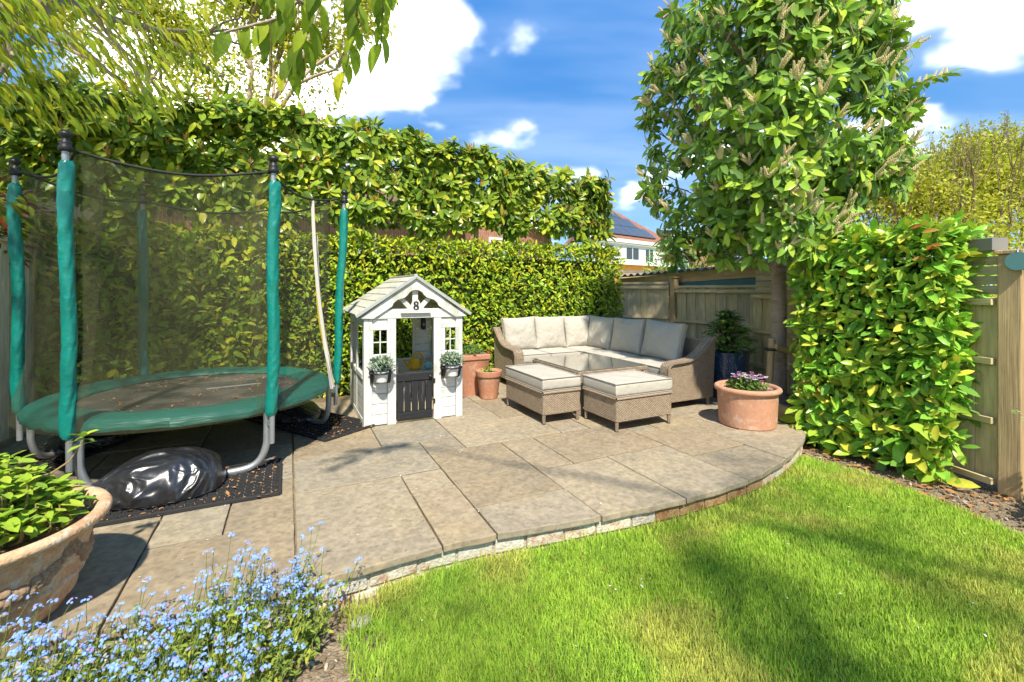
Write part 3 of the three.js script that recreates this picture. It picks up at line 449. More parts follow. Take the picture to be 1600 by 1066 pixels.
// tall block of laurel beside the lawn
{
  const rng = rngOf(12), t = thing('laurel_hedge', 'square block of large glossy laurel leaves at the lawn edge beside the bark strip', 'hedge', [4.55, -0.15, 2.15]);
  const B = [4.26, 4.88, -0.12, 1.74, 1.58, 2.68];
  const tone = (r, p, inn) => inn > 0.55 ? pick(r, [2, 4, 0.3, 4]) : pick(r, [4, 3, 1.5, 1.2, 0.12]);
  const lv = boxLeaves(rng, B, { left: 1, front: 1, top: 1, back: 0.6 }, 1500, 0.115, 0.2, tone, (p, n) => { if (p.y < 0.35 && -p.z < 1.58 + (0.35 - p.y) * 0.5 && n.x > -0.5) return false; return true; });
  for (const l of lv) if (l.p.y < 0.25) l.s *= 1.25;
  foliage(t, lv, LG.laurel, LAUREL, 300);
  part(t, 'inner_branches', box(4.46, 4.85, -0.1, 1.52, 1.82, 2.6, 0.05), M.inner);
  const st = []; for (let i = 0; i < 14; i++) { const v = lerp(1.7, 2.62, (i + rng()) / 14), u = 4.45 + rng() * 0.1; st.push(limb([V(u + 0.12, -0.15, v), V(u, 0.6, v + rng() * 0.2 - 0.1), V(u - 0.05, 1.6, v + rng() * 0.3 - 0.15)], 0.018, 0.006, 6, 5)); }
  part(t, 'stem', st, M.twig).userData.kind = 'stuff';
  const dead = leafMats('turning leaf', [[0.50, 0.17, 0.02], [0.55, 0.32, 0.05]], { t: 0.3 });
  foliage(t, [[1.74, 1.80], [1.70, 1.72], [1.58, 1.70], [1.50, 1.78], [0.36, 2.5], [0.42, 2.62]].map(([y, v], i) => ({ p: V(4.22, y, v), tip: V(-0.5 + i * 0.2, 0.2, -1), n: V(-1, 0.6, -0.5), s: 0.11, k: i % 2, f: 1 })), LG.laurel, dead, 300);
}
// row of trees trained on clear stems above the low hedge
const stems = [[-1.72, 3.36], [-0.35, 3.46], [1.0, 3.42], [2.43, 3.32], [3.73, 3.12]];
const stemLabels = ['trained laurel tree nearest the grey weatherboarded shed, above the netted trampoline', 'trained laurel tree rising behind the middle of the trampoline net', 'trained laurel tree with pale stem just above the white playhouse', 'trained laurel tree with slim stem between playhouse and sofa', 'end tree of the trained laurel row, next to the white house view'];
stems.forEach(([cu, top], i) => {
  const rng = rngOf(120 + i), t = thing('pleached_laurel_tree', stemLabels[i], 'tree', [cu, -0.15, 6.3], 'trained laurel trees in a row above the low hedge');
  const hw = i === 4 ? 0.92 : 0.74;
  const sample = (r) => {
    const face = r(), q = pow(r(), 0.5), lumps = 0.10 * (vn(r() * 9, i) - 0.5); let u = cu + (r() * 2 - 1) * hw, y = lerp(2.22, top, r()), v = 6.3 + (r() * 2 - 1) * 0.42, ax;
    const low = 1.96 + 0.34 * vn(u * 2.6 + 3, 7) ; y = lerp(low, top - 0.14 * abs(u - cu) / hw + 0.1 * (vn(u * 3, 2) - 0.5), r());
    if (face < 0.6) { v = 5.9 + (1 - q) * 0.3 + lumps; ax = V((u - cu) * 0.4, 0.5, -1); } else if (face < 0.85) { y = top - 0.12 * pow(abs(u - cu) / hw, 2) - (1 - q) * 0.2 + 0.12 * (vn(u * 4, 5) - 0.5); ax = V((u - cu) * 0.5, 1, -0.3 + 0.6 * (v - 6.3)); } else ax = rv(r).add(V(0, 0.6, 0));
    if (i === 4 && face > 0.75) { u = cu + hw + (q - 1) * 0.2; ax = V(1, 0.5, -0.4); }
    return { p: V(u, y, v), axis: ax.addScaledVector(rv(r), 0.45), shell: face < 0.85 ? q : 0.2 };
  };
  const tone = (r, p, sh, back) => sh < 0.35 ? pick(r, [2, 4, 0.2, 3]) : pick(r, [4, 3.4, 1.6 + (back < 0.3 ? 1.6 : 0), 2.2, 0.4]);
  const mats = i === 0 ? PLEACH : PLEACH;
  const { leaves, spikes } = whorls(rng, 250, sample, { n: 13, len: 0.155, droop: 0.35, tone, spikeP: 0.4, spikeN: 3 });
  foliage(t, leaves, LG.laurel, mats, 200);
  putSpikes(t, spikes, 0.075, i % 2 ? M.spikeBrown : M.spikeBrown, 60);
  part(t, 'trunk', limb([V(cu + 0.02, -0.15, 6.3), V(cu, 1.0, 6.3), V(cu + 0.05 * (i % 2 ? 1 : -1), 2.2, 6.28), V(cu, 3.0, 6.32)], 0.06, 0.03, 12, 8, 0.15), M.barkPale);
  for (let k = 0; k < 5; k++) { const s = k % 2 ? 1 : -1, y = 2.1 + k * 0.2; part(t, 'branch', limb([V(cu, y, 6.29), V(cu + s * 0.3, y + 0.1 + 0.05 * k, 6.26), V(cu + s * 0.66, y + 0.12 + rng() * 0.2, 6.24)], 0.022, 0.009, 6, 6, 0.1), M.barkPale); }
});

// ------------------------------------------------------------------ laurel standard beside the patio corner
{
  const rng = rngOf(21), t = thing('laurel_tree', 'tall laurel standard with clear grey trunk and cream flower spikes, staked at patio corner', 'tree', [4.72, -0.1, 3.15]);
  const C = [4.60, 3.02, 3.2];
  const sample = (r) => {
    const f = r(), q = pow(r(), 0.45); let x = r() * 2 - 1, y = r() * 2 - 1, z = r() * 2 - 1, ax;
    if (f < 0.34) { z = -q; ax = V(x * 0.35, 0.35 - 0.2 * (y < -0.4), -1); } else if (f < 0.54) { x = -q; ax = V(-1, 0.3, z * 0.4); } else if (f < 0.66) { x = q; ax = V(1, 0.4, z * 0.4); } else if (f < 0.78) { y = q; ax = V(x * 0.5, 1, z * 0.5); } else if (f < 0.9) { y = -q; ax = V(x * 0.8, -0.2, z * 0.8 - 0.3); } else ax = rv(r);
    const yb = lerp(-1, -0.5, sstep(-0.35, 0.15, x)); if (y < yb) y = yb + (y + 1) * 0.25 + 0.1 * r(); const L = hypot(x, z), rr = L > 1.12 ? 1.12 / L : 1; x *= rr; z *= rr;
    const lum = 1 + 0.10 * (fbm(x * 2.3 + 9 + y, z * 2.3 + y * 2 + 4, 2) - 0.5), taper = y < -0.3 ? 1 - 0.22 * (-0.3 - y) / 0.7 : y > 0.3 ? 1 - 0.25 * pow((y - 0.3) / 0.7, 2) : 1;
    return { p: V(C[0] + x * 1.20 * lum * taper, C[1] - 0.06 + y * 1.40 + 0.16 * (vn(x * 3 + 4, z * 3 + 5) - 0.5), C[2] + z * 1.05 * lum * taper), axis: ax.addScaledVector(rv(r), 0.4), shell: f < 0.9 ? q : 0.2 };
  };
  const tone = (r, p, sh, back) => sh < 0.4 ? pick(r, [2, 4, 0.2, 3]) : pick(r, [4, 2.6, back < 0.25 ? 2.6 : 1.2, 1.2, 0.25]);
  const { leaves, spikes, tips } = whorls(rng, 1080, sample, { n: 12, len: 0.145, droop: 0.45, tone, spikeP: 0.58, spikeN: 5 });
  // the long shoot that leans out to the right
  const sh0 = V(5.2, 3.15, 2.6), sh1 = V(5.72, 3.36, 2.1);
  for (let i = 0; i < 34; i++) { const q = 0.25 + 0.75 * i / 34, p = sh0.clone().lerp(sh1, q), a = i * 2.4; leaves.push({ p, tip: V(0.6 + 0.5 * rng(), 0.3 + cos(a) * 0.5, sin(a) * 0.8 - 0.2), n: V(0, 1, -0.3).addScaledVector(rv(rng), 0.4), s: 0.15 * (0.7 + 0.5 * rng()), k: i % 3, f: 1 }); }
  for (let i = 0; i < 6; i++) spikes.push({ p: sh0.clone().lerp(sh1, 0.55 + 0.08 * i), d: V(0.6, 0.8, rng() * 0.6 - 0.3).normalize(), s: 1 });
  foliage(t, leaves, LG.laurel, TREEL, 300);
  putSpikes(t, spikes, 0.122, M.spike, 300);
  const trunk = part(t, 'trunk', limb([V(4.74, -0.15, 3.15), V(4.72, 0.12, 3.15), V(4.72, 0.9, 3.15), V(4.74, 1.7, 3.16), V(4.72, 2.6, 3.15), V(4.73, 3.7, 3.15)], 0.084, 0.042, 26, 14, 0.10), M.bark);
  part(t, 'root_flare', limb([V(4.73, -0.16, 3.15), V(4.72, 0.0, 3.15), V(4.72, 0.16, 3.15)], 0.17, 0.10, 5, 14, 0.2), M.bark);
  const bl = [[-0.9, 0.55, -0.3], [0.95, 0.5, -0.2], [-0.6, 0.9, 0.5], [0.5, 1.0, -0.6], [-0.35, 1.15, -0.7], [0.7, 0.8, 0.5], [-1.05, 0.95, -0.1]];
  bl.forEach(([x, y, z], i) => part(t, 'branch', limb([V(4.73, 1.95 + i * 0.17, 3.15), V(4.72 + x * 0.45, 2.05 + i * 0.17 + y * 0.4, 3.15 + z * 0.45), V(4.72 + x * 1.1, 2.1 + i * 0.17 + y * 0.8, 3.15 + z)], 0.035, 0.012, 8, 7, 0.12), M.bark));
  part(t, 'branch', limb([V(4.9, 2.8, 3.0), sh0, sh1], 0.02, 0.006, 8, 6), M.bark);
  const tw = tips.filter((q, i) => i % 2 === 0).map(({ p, ax }) => limb([p.clone().addScaledVector(ax, -0.34).add(V(0, -0.05, 0)), p.clone().addScaledVector(ax, -0.12), p], 0.008, 0.004, 3, 4));
  part(t, 'twigs', tw, M.bark).userData.kind = 'stuff';
  const st = thing('tree_stake', 'leaning round wooden stake tied with a black strap against the laurel trunk', 'stake', [4.46, 0, 3.1]);
  part(st, 'stake', limb([V(4.40, 0.0, 3.06), V(4.50, 0.76, 3.08)], 0.034, 0.034, 4, 12), M.woodWarm);
  part(st, 'stake_top', new THREE.CylinderGeometry(0.034, 0.034, 0.004, 12).translate(4.50, 0.764, -3.08), M.woodPale);
  part(st, 'cross_bar', bar(V(4.48, 0.69, 3.03), V(4.80, 0.60, 2.98), 0.05, 0.06), M.woodWarm);
  part(st, 'strap', new THREE.TorusGeometry(0.052, 0.014, 8, 24).rotateX(PI / 2).translate(4.485, 0.66, -3.077), M.rubber);
}
// raised edging at the foot of the tree
{
  const a = thing('timber_sleeper', 'short grey sleeper edging the bed behind the wide terracotta bowl', 'edging', [4.33, 0, 2.85]);
  part(a, 'beam', bar(V(4.335, 0.07, 2.72), V(4.36, 0.07, 3.12), 0.06, 0.16), M.wood3); part(a, 'peg', box(4.325, 4.385, -0.12, 0.18, 2.665, 2.712, 0.004, 1), M.wood);
  const b = thing('timber_sleeper', 'dark upright sleeper stub at patio corner under the big laurel block', 'edging', [4.45, -0.15, 2.5]);
  part(b, 'beam', box(4.40, 4.55, -0.15, 0.10, 2.44, 2.62, 0.008, 1), M.wood3); part(b, 'peg', box(4.34, 4.398, -0.15, 0.16, 2.56, 2.61, 0.005, 1), M.wood);
}
// ------------------------------------------------------------------ fences
// vertical boards between two ground points, on the camera's side of the rails
function boardFence(t, a, b, y0, y1, rails, n, seed, mats, { cap = true, side = 1, over = 0.02 } = {}) {
  const r = rngOf(seed), A = V(a[0], 0, a[1]), B = V(b[0], 0, b[1]), d = B.clone().sub(A), L = d.length(); d.normalize(); const nn = new THREE.Vector3(0, 1, 0).cross(d).multiplyScalar(side), rot = atan2(-d.z, d.x);
  const w = L / n;
  for (let i = 0; i < n; i++) {
    let g = planar(new RoundedBoxGeometry(w + over * 0.6, y1 - y0 - 0.01 * r(), 0.014, 1, 0.003), 1, 1, r() * 5, r() * 5);
    g.rotateY(rot + (i % 2 ? 0.0 : 0)).translate(0, (y0 + y1) / 2, 0); const c = A.clone().addScaledVector(d, (i + 0.5) * w).addScaledVector(nn, 0.016 + (i % 2) * 0.015 + 0.003 * r()); g.translate(c.x, 0, c.z);
    part(t, 'plank', g, mats[floor(r() * mats.length)]);
  }
  for (const y of rails) { const p = A.clone().addScaledVector(nn, 0.062).setY(y), q = B.clone().addScaledVector(nn, 0.062).setY(y); part(t, 'rail', bar(p, q, 0.038, 0.045), mats[0]); }
  if (cap) part(t, 'cap_rail', bar(A.clone().addScaledVector(nn, 0.03).setY(y1 + 0.018), B.clone().addScaledVector(nn, 0.03).setY(y1 + 0.018), 0.075, 0.034), mats[0]);
}
{
  const W3 = [M.wood, M.wood2, M.wood3];
  const t = thing('fence', 'weathered board fence panel behind the blue glazed pot and the sofa', 'fence', [5.45, -0.15, 4.6]);
  boardFence(t, [5.44, 5.25], [5.52, 3.2], 0.30, 1.30, [0.33, 0.80, 1.25], 24, 31, W3, { side: -1 });
  part(t, 'gravel_board', bar(V(5.44, 0.14, 5.25), V(5.52, 0.14, 3.2), 0.03, 0.30), M.wood3);
  part(t, 'post', box(5.38, 5.48, -0.15, 1.45, 5.28, 5.38, 0.008, 1), M.woodWarm);
  part(t, 'post_cap', box(5.365, 5.495, 1.452, 1.475, 5.265, 5.395, 0.006, 1), M.woodWarm);
  const t2 = thing('fence', 'short board fence panel in the gap between low hedge end and fence post', 'fence', [5.0, -0.15, 6.0]);
  boardFence(t2, [4.3, 6.75], [5.40, 5.42], 0.30, 1.36, [0.34, 0.84, 1.31], 16, 32, W3, { side: -1 });
  part(t2, 'gravel_board', bar(V(4.3, 0.14, 6.75), V(5.4, 0.14, 5.42), 0.03, 0.3), M.wood3);
  const t3 = thing('fence', 'brown board fence panel half hidden behind the square laurel block', 'fence', [4.8, -0.15, 2.1]);
  boardFence(t3, [4.53, 1.395], [5.25, 3.8], -0.10, 1.22, [-0.08, 0.35, 0.77, 1.19], 18, 33, [M.wood2, M.wood], { side: 1, cap: false });
  for (let i = 0; i < 4; i++) part(t3, 'slat', bar(V(4.53, 1.275 + i * 0.07, 1.395), V(5.25, 1.275 + i * 0.07, 3.8), 0.016, 0.062), M.wood3);
  part(t3, 'cap_rail', bar(V(4.53, 1.60, 1.395), V(5.25, 1.60, 3.8), 0.14, 0.09), M.felt);
  const t4 = thing('fence_post', 'square brown timber post with flat cap at the picture edge', 'post', [4.51, -0.15, 1.33]);
  t4.userData.label = 'square brown timber post with flat cap beyond the bark strip';
  part(t4, 'post', box(4.46, 4.58, -0.2, 1.52, 1.27, 1.39, 0.008, 1), M.woodWarm);
  part(t4, 'post_cap', box(4.445, 4.595, 1.522, 1.552, 1.255, 1.405, 0.008, 1), M.woodWarm);
  const t5 = thing('fence', 'boarded side of fence running from brown post past the lawn', 'fence', [4.5, -0.15, 0.6]);
  boardFence(t5, [4.50, -0.6], [4.55, 1.26], -0.12, 1.45, [], 12, 36, [M.woodWarm], { side: 1 });
  const dsk = thing('hanging_disc', 'round blue green disc fixed to the top of the brown post', 'disc', [4.44, 1.42, 1.3]);
  part(dsk, 'disc', new THREE.CylinderGeometry(0.062, 0.062, 0.03, 28).rotateZ(PI / 2).translate(4.44, 1.47, -1.28), std('disc paint', { color: col(0.10, 0.24, 0.24), roughness: 0.5 }));
  part(dsk, 'hook', tube([V(4.455, 1.53, 1.28), V(4.44, 1.555, 1.28), V(4.425, 1.53, 1.28)], 0.004, 8, 6), M.steel);
  const t6 = thing('fence', 'silvered board fence with dappled light beside the netted trampoline', 'fence', [-2.2, -0.15, 5]);
  boardFence(t6, [-2.2, 7.0], [-2.2, -1.0], 0.0, 1.68, [], 56, 37, [M.woodPale, M.wood2, M.woodPale], { side: 1 });
  part(t6, 'gravel_board', bar(V(-2.2, -0.08, 7), V(-2.2, -0.08, -1), 0.05, 0.16), M.wood2);
}
// ------------------------------------------------------------------ trampoline
{
  const C = [-0.669, 4.521], R = 1.06, rng = rngOf(41), P = (k) => { const a = (2 + 60 * k) * PI / 180; return [C[0] + R * cos(a), C[1] + R * sin(a)]; };
  const t = thing('trampoline', 'round trampoline with green foam poles, black safety net and green edge pad', 'trampoline', [C[0], 0, C[1]]);
  const at = (r, a, y) => V(C[0] + r * cos(a), y, C[1] + r * sin(a));
  part(t, 'frame_ring', new THREE.TorusGeometry(0.98, 0.021, 10, 72).rotateX(PI / 2).translate(C[0], 0.436, -C[1]), M.steel);
  const deck = new THREE.CircleGeometry(0.80, 72).rotateX(-PI / 2).translate(C[0], 0.445, -C[1]); part(t, 'jump_mat', planar(deck, 1), M.deck);
  // pad: a ring with gathered skirt
  { const pr = [[0.745, 0.452], [0.75, 0.476], [0.84, 0.490], [0.94, 0.486], [0.99, 0.47], [1.012, 0.445], [1.010, 0.412], [1.002, 0.415], [0.99, 0.44]]; const g = new THREE.LatheGeometry(pr.map(([a, b]) => new THREE.Vector2(a, b)), 120); const q = g.attributes.position; for (let i = 0; i < q.count; i++) { const x = q.getX(i), y = q.getY(i), z = q.getZ(i), a = atan2(z, x), k = 1 + 0.012 * (fbm(cos(a) * 7 + 9, sin(a) * 7 + 9 + y * 3, 3) - 0.5) + (y < 0.46 && hypot(x, z) > 0.95 ? 0.008 * sin(a * 34) : 0); q.setXYZ(i, x * k, y + 0.02 * (fbm(x * 5 + 20, z * 5 + 20, 3) - 0.5), z * k); } g.computeVertexNormals(); part(t, 'edge_pad', g.translate(C[0], 0, -C[1]), M.pad); }
  // a smudged strip of print on the mat
  { const a = V(-0.62, 0.4475, 4.55), b = V(-0.22, 0.4475, 4.62); const g = new THREE.BoxGeometry(0.40, 0.003, 0.045).rotateY(atan2(-(b.z - a.z), b.x - a.x)).translate((a.x + b.x) / 2, 0.4475, (a.z + b.z) / 2); part(t, 'logo', g, M.logo); }
  // springs hidden under the pad are left out; poles, sleeves, caps
  for (let k = 0; k < 6; k++) {
    const [pu, pv] = P(k), a = (2 + 60 * k) * PI / 180, bend = k === 0 ? 0.04 : 0.012, foot = V(pu, 0.2, pv), top = V(pu + bend * cos(a) * 2, 2.10, pv + bend * sin(a) * 2);
    const pole = part(t, 'pole', limb([foot, foot.clone().lerp(top, 0.5), top], 0.018, 0.018, 6, 12), M.steel);
    const sl = [], idx = [], uv = [], n = 22, m = 70, y0 = 0.395, y1 = 2.035;
    for (let j = 0; j <= m; j++) for (let i = 0; i <= n; i++) {
      const q = j / m, y = lerp(y0, y1, q), th = (i % n) / n * 2 * PI, fr = (y - 0.2) / 1.9, cx = lerp(foot.x, top.x, fr), cz = lerp(foot.z, top.z, fr);
      const sag = 0.006 * sin(q * PI * 3 + k), wr = 0.009 * (fbm(cos(th) * 1.2 + 7 + k * 5, y * 11 + sin(th) * 2.2, 3) - 0.5) * 2 + 0.003 * (1 - abs(2 * fbm(y * 34 + th * 1.1, sin(th) * 3 + k * 3, 3) - 1)) + 0.0022 * sin(y * 62 + 4 * sin(th + k) + 9 * vn(y * 3, k)) * vn(y * 6, k + 9), seam = abs(((th - a - 1.2 + 3 * PI) % (2 * PI)) - PI) < 0.16 ? 0.008 : 0, r = 0.0335 + wr * 0.75 + seam - (j === 0 || j === m ? 0.012 : 0);
      sl.push(cx + sag + r * cos(th), y, cz + r * sin(th)); uv.push(i / n * 0.25, y);
    }
    for (let j = 0; j < m; j++) for (let i = 0; i < n; i++) { const p = j * (n + 1) + i, q = p + n + 1; idx.push(p, q, p + 1, q, q + 1, p + 1); }
    const g = new THREE.BufferGeometry(); g.setAttribute('position', new THREE.Float32BufferAttribute(sl, 3)); g.setAttribute('uv', new THREE.Float32BufferAttribute(uv, 2)); g.setIndex(idx); g.computeVertexNormals();
    part(pole, 'foam_sleeve', g, M.sleeve);
    part(pole, 'pole_cap', lathe([[0.0, 0.115], [0.02, 0.112], [0.031, 0.096], [0.032, 0.083], [0.02, 0.068], [0.016, 0.058], [0.026, 0.05], [0.031, 0.036], [0.026, 0.026], [0.034, 0.016], [0.034, -0.006], [0.022, -0.012], [0, -0.012]].map(([r, y]) => [r, y + 2.10]), [top.x, 0, -top.z], 20), M.plastic);
    part(pole, 'bracket', bar(V(pu - 0.05 * cos(a), 0.34, pv - 0.05 * sin(a)), V(pu + 0.01 * cos(a), 0.34, pv + 0.01 * sin(a)), 0.03, 0.04), M.steel);
  }
  // three U-shaped legs, each below two neighbouring poles
  for (const [i, j] of [[4, 5], [0, 1], [2, 3]]) {
    const a = P(i), b = P(j), k = 0.945, A = [C[0] + (a[0] - C[0]) * k, C[1] + (a[1] - C[1]) * k], B = [C[0] + (b[0] - C[0]) * k, C[1] + (b[1] - C[1]) * k], L = (s, y) => V(lerp(A[0], B[0], s), y, lerp(A[1], B[1], s)), r = 0.024;
    const pts = [L(0, 0.41), L(0, 0.26), L(0.005, 0.18), L(0.035, 0.095), L(0.09, 0.045), L(0.17, 0.028), L(0.3, 0.026), L(0.5, 0.026), L(0.7, 0.026), L(0.83, 0.028), L(0.91, 0.045), L(0.965, 0.095), L(0.995, 0.18), L(1, 0.26), L(1, 0.41)];
    part(t, 'leg', tube(pts, r, 90, 12), i === 0 ? M.steelPaint : M.steel);
  }
  // net: six hanging sides, from the skirt up to the cord between the caps
  const hex = (a) => { const s = ((a * 180 / PI - 2) % 60 + 60) % 60 - 30; return { r: R * cos(PI / 6) / cos(s * PI / 180), s: s / 30 }; };
  const netPos = [], netIdx = [], NA = 180, NT = 22, netUv = [];
  for (let i = 0; i <= NA; i++) { const a = i / NA * 2 * PI, { r, s } = hex(a), ytop = 2.105 - 0.07 * (1 - s * s); for (let j = 0; j <= NT; j++) { const q = j / NT, rr = lerp(1.035, r * 0.965 - 0.03 * (1 - s * s), pow(q, 0.8)) - 0.05 * sin(PI * q) * (1 - 0.7 * s * s) * sstep(0.05, 0.35, q) + 0.022 * (1 - sstep(0.08, 0.2, q)) + 0.012 * (vn(a * 9, q * 4, 1e6, 5) - 0.5) * q; const p = at(rr, a, lerp(0.41, ytop, q)); netPos.push(p.x, p.y, p.z); netUv.push(a, q); } }
  for (let i = 0; i < NA; i++) for (let j = 0; j < NT; j++) { const p = i * (NT + 1) + j, q = p + NT + 1; netIdx.push(p, q, p + 1, q, q + 1, p + 1); }
  const ng = new THREE.BufferGeometry(); ng.setAttribute('position', new THREE.Float32BufferAttribute(netPos, 3)); ng.setAttribute('uv', new THREE.Float32BufferAttribute(netUv, 2)); ng.setIndex(netIdx); ng.computeVertexNormals();
  const net = part(t, 'safety_net', ng, M.net);
  // doubled net where it is gathered beside each pole
  for (let k = 0; k < 6; k++) for (const [o, wd] of [[0.5, 5], [-5, 3.5]]) { const ps = [], ix = [], n = 16; for (let j = 0; j <= n; j++) for (let e = 0; e < 2; e++) { const q = j / n, a = (2 + 60 * k + o + e * wd * (0.6 + 0.5 * q)) * PI / 180, { r, s } = hex(a), rr = lerp(1.035, r * 0.965 - 0.03 * (1 - s * s), pow(q, 0.8)) - 0.05 * sin(PI * q) * (1 - 0.7 * s * s) * sstep(0.05, 0.35, q) - 0.012 + 0.022 * (1 - sstep(0.08, 0.2, q)); const p = at(rr, a, lerp(0.43, 2.08 - 0.07 * (1 - s * s), q)); ps.push(p.x, p.y, p.z); } for (let j = 0; j < n; j++) ix.push(2 * j, 2 * j + 1, 2 * j + 2, 2 * j + 2, 2 * j + 1, 2 * j + 3); const g = new THREE.BufferGeometry(); g.setAttribute('position', new THREE.Float32BufferAttribute(ps, 3)); g.setIndex(ix); g.computeVertexNormals(); part(net, 'net_fold', g, M.net); }
  const rp = []; for (let i = 0; i < 120; i++) { const a = i / 120 * 2 * PI, { r, s } = hex(a); rp.push(at(r * 0.965 - 0.03 * (1 - s * s), a, 2.108 - 0.07 * (1 - s * s))); }
  part(net, 'top_cord', tube(rp, 0.009, 360, 6, true), M.rope);
  for (let k = 0; k < 6; k++) { const a = (2 + 60 * k) * PI / 180; part(net, 'tie', tube([at(R * 0.965, a, 2.105), at(R + 0.02, a, 2.125)], 0.012, 4, 6), M.rope); }
  // zip opening beside the pole next to the playhouse
  const za = 344 * PI / 180, zl = (a0, sw, y0, y1, w) => { const L = [], n = 26; for (let i = 0; i <= n; i++) { const q = i / n, { r, s } = hex(a0); const rr = lerp(1.045, r * 0.965 - 0.02, q) - 0.03 * sin(PI * q); L.push(at(rr, a0 + sw * sin(q * 7 + a0 * 3) * (1 - q), lerp(y0, y1, q))); } return L; };
  const strip = (L, w, mat, name) => { const p = [], ix = [], e = new THREE.Vector3(0.9, 0, 0.44); L.forEach((c, i) => { const k = w * (0.8 + 0.4 * vn(i * 0.7, w * 99)); p.push(c.x - e.x * k, c.y, c.z - e.z * k, c.x + e.x * k, c.y, c.z + e.z * k); if (i) ix.push(2 * i - 2, 2 * i, 2 * i - 1, 2 * i, 2 * i + 1, 2 * i - 1); }); const g = new THREE.BufferGeometry(); g.setAttribute('position', new THREE.Float32BufferAttribute(p, 3)); g.setIndex(ix); g.computeVertexNormals(); part(net, name, g, mat); };
  strip(zl(za, 0.012, 0.42, 2.04), 0.014, M.band, 'zip_band');
  strip(zl(za + 0.075, 0.018, 0.42, 1.75), 0.012, M.band, 'zip_band');
  strip(zl(za + 0.082, 0.016, 0.46, 1.35), 0.011, M.yellowBand, 'zip_flap');
  // dry leaves lying on the mat
  const lit = [], cl = []; for (let i = 0; i < 420; i++) { const a = rng() * 2 * PI, r = 0.78 * sqrt(rng()); if (fbm(a * 1.5, r * 6, 2) < 0.42) continue; const p = at(r, a, 0.449 + 0.004 * rng()); p.add(new THREE.Vector3(0, r > 0.74 ? 0.03 : 0, 0)); lit.push(leafMatrix(p, rv(rng).setY(0.05), V(0.3 * (rng() - 0.5), 1, 0.3 * (rng() - 0.5)), 0.014 + 0.022 * rng())); const k = rng(); cl.push(col(0.30 + 0.2 * k, 0.13 + 0.1 * k, 0.04 + 0.05 * k)); }
  const o = new THREE.Group(); o.name = 'fallen_leaves'; tag(o, 'scatter of brown dry leaves lying on the trampoline mat', 'leaves'); o.userData.kind = 'stuff'; scene.add(o); instanced(o, 'dry_leaves', LG.small[0], std('dry leaf', { color: col(1, 1, 1), roughness: 0.95 }), lit, cl);
}
// rubber mats and ballast bags under the three legs
function rubberMat(label, cu, cv, L, Wd, ang, seed) {
  const t = thing('rubber_mat', label, 'mat', [cu, 0, cv], 'rubber ring mats under the trampoline legs'), gs = [], nx = Math.round(L / 0.05), ny = Math.round(Wd / 0.05);
  const place = (g) => g.rotateY(ang).translate(cu, 0, -cv);
  for (let i = 0; i < nx; i++) for (let j = 0; j < ny; j++) { const x = (i + 0.5) / nx * L - L / 2, z = (j + 0.5) / ny * Wd - Wd / 2; gs.push(new THREE.BoxGeometry(0.046, 0.018, 0.012).translate(x, 0.011, z + 0.016), new THREE.BoxGeometry(0.012, 0.018, 0.020).translate(x + ((j % 2) ? 0.012 : -0.012), 0.0105, z)); }
  const w = part(t, 'ring_grid', place(mergeGeometries(gs.map(plain))), M.rubber); w.userData.kind = 'stuff';
  for (const [a, b, c, d] of [[-L / 2, -Wd / 2, L / 2, -Wd / 2], [-L / 2, Wd / 2, L / 2, Wd / 2], [-L / 2, -Wd / 2, -L / 2, Wd / 2], [L / 2, -Wd / 2, L / 2, Wd / 2]]) part(t, 'edge_strip', place(bar(new THREE.Vector3(a, 0.013, b), new THREE.Vector3(c, 0.013, d), 0.016, 0.022, new THREE.Vector3(0, 1, 0), 0.003)), M.rubber);
  const r = rngOf(seed), lit = [], cl = []; for (let i = 0; i < 260; i++) { const x = (r() - 0.5) * L * 1.04, z = (r() - 0.5) * Wd * 1.04, p = new THREE.Vector3(cu + x * cos(ang) + z * sin(ang), 0.008 + 0.016 * r(), -cv - x * sin(ang) + z * cos(ang)); lit.push(leafMatrix(p, rv(r).setY(0.15), V(0.5 * (r() - 0.5), 1, 0.5 * (r() - 0.5)), 0.016 + 0.022 * r())); const k = r(); cl.push(col(0.24 + 0.26 * k, 0.12 + 0.13 * k, 0.045 + 0.05 * k)); }
  const q = new THREE.Group(); q.name = 'debris'; scene.add(q); q.userData.kind = 'stuff'; q.name = numbered('leaf_litter'); tag(q, 'dry brown litter caught on the ' + label, 'litter'); instanced(q, 'dry_leaves', LG.small[0], std('litter', { color: col(1, 1, 1), roughness: 1 }), lit, cl);
}
rubberMat('black rubber ring mat under the leg with the large sandbag', -0.80, 3.50, 1.50, 0.62, 0.0, 51);
rubberMat('black rubber ring mat at the playhouse corner', 0.18, 4.80, 1.25, 0.56, 122 * PI / 180, 52);
rubberMat('black rubber ring mat in deep shade at the fence side of trampoline', -1.50, 4.92, 1.45, 0.56, 62 * PI / 180, 53);
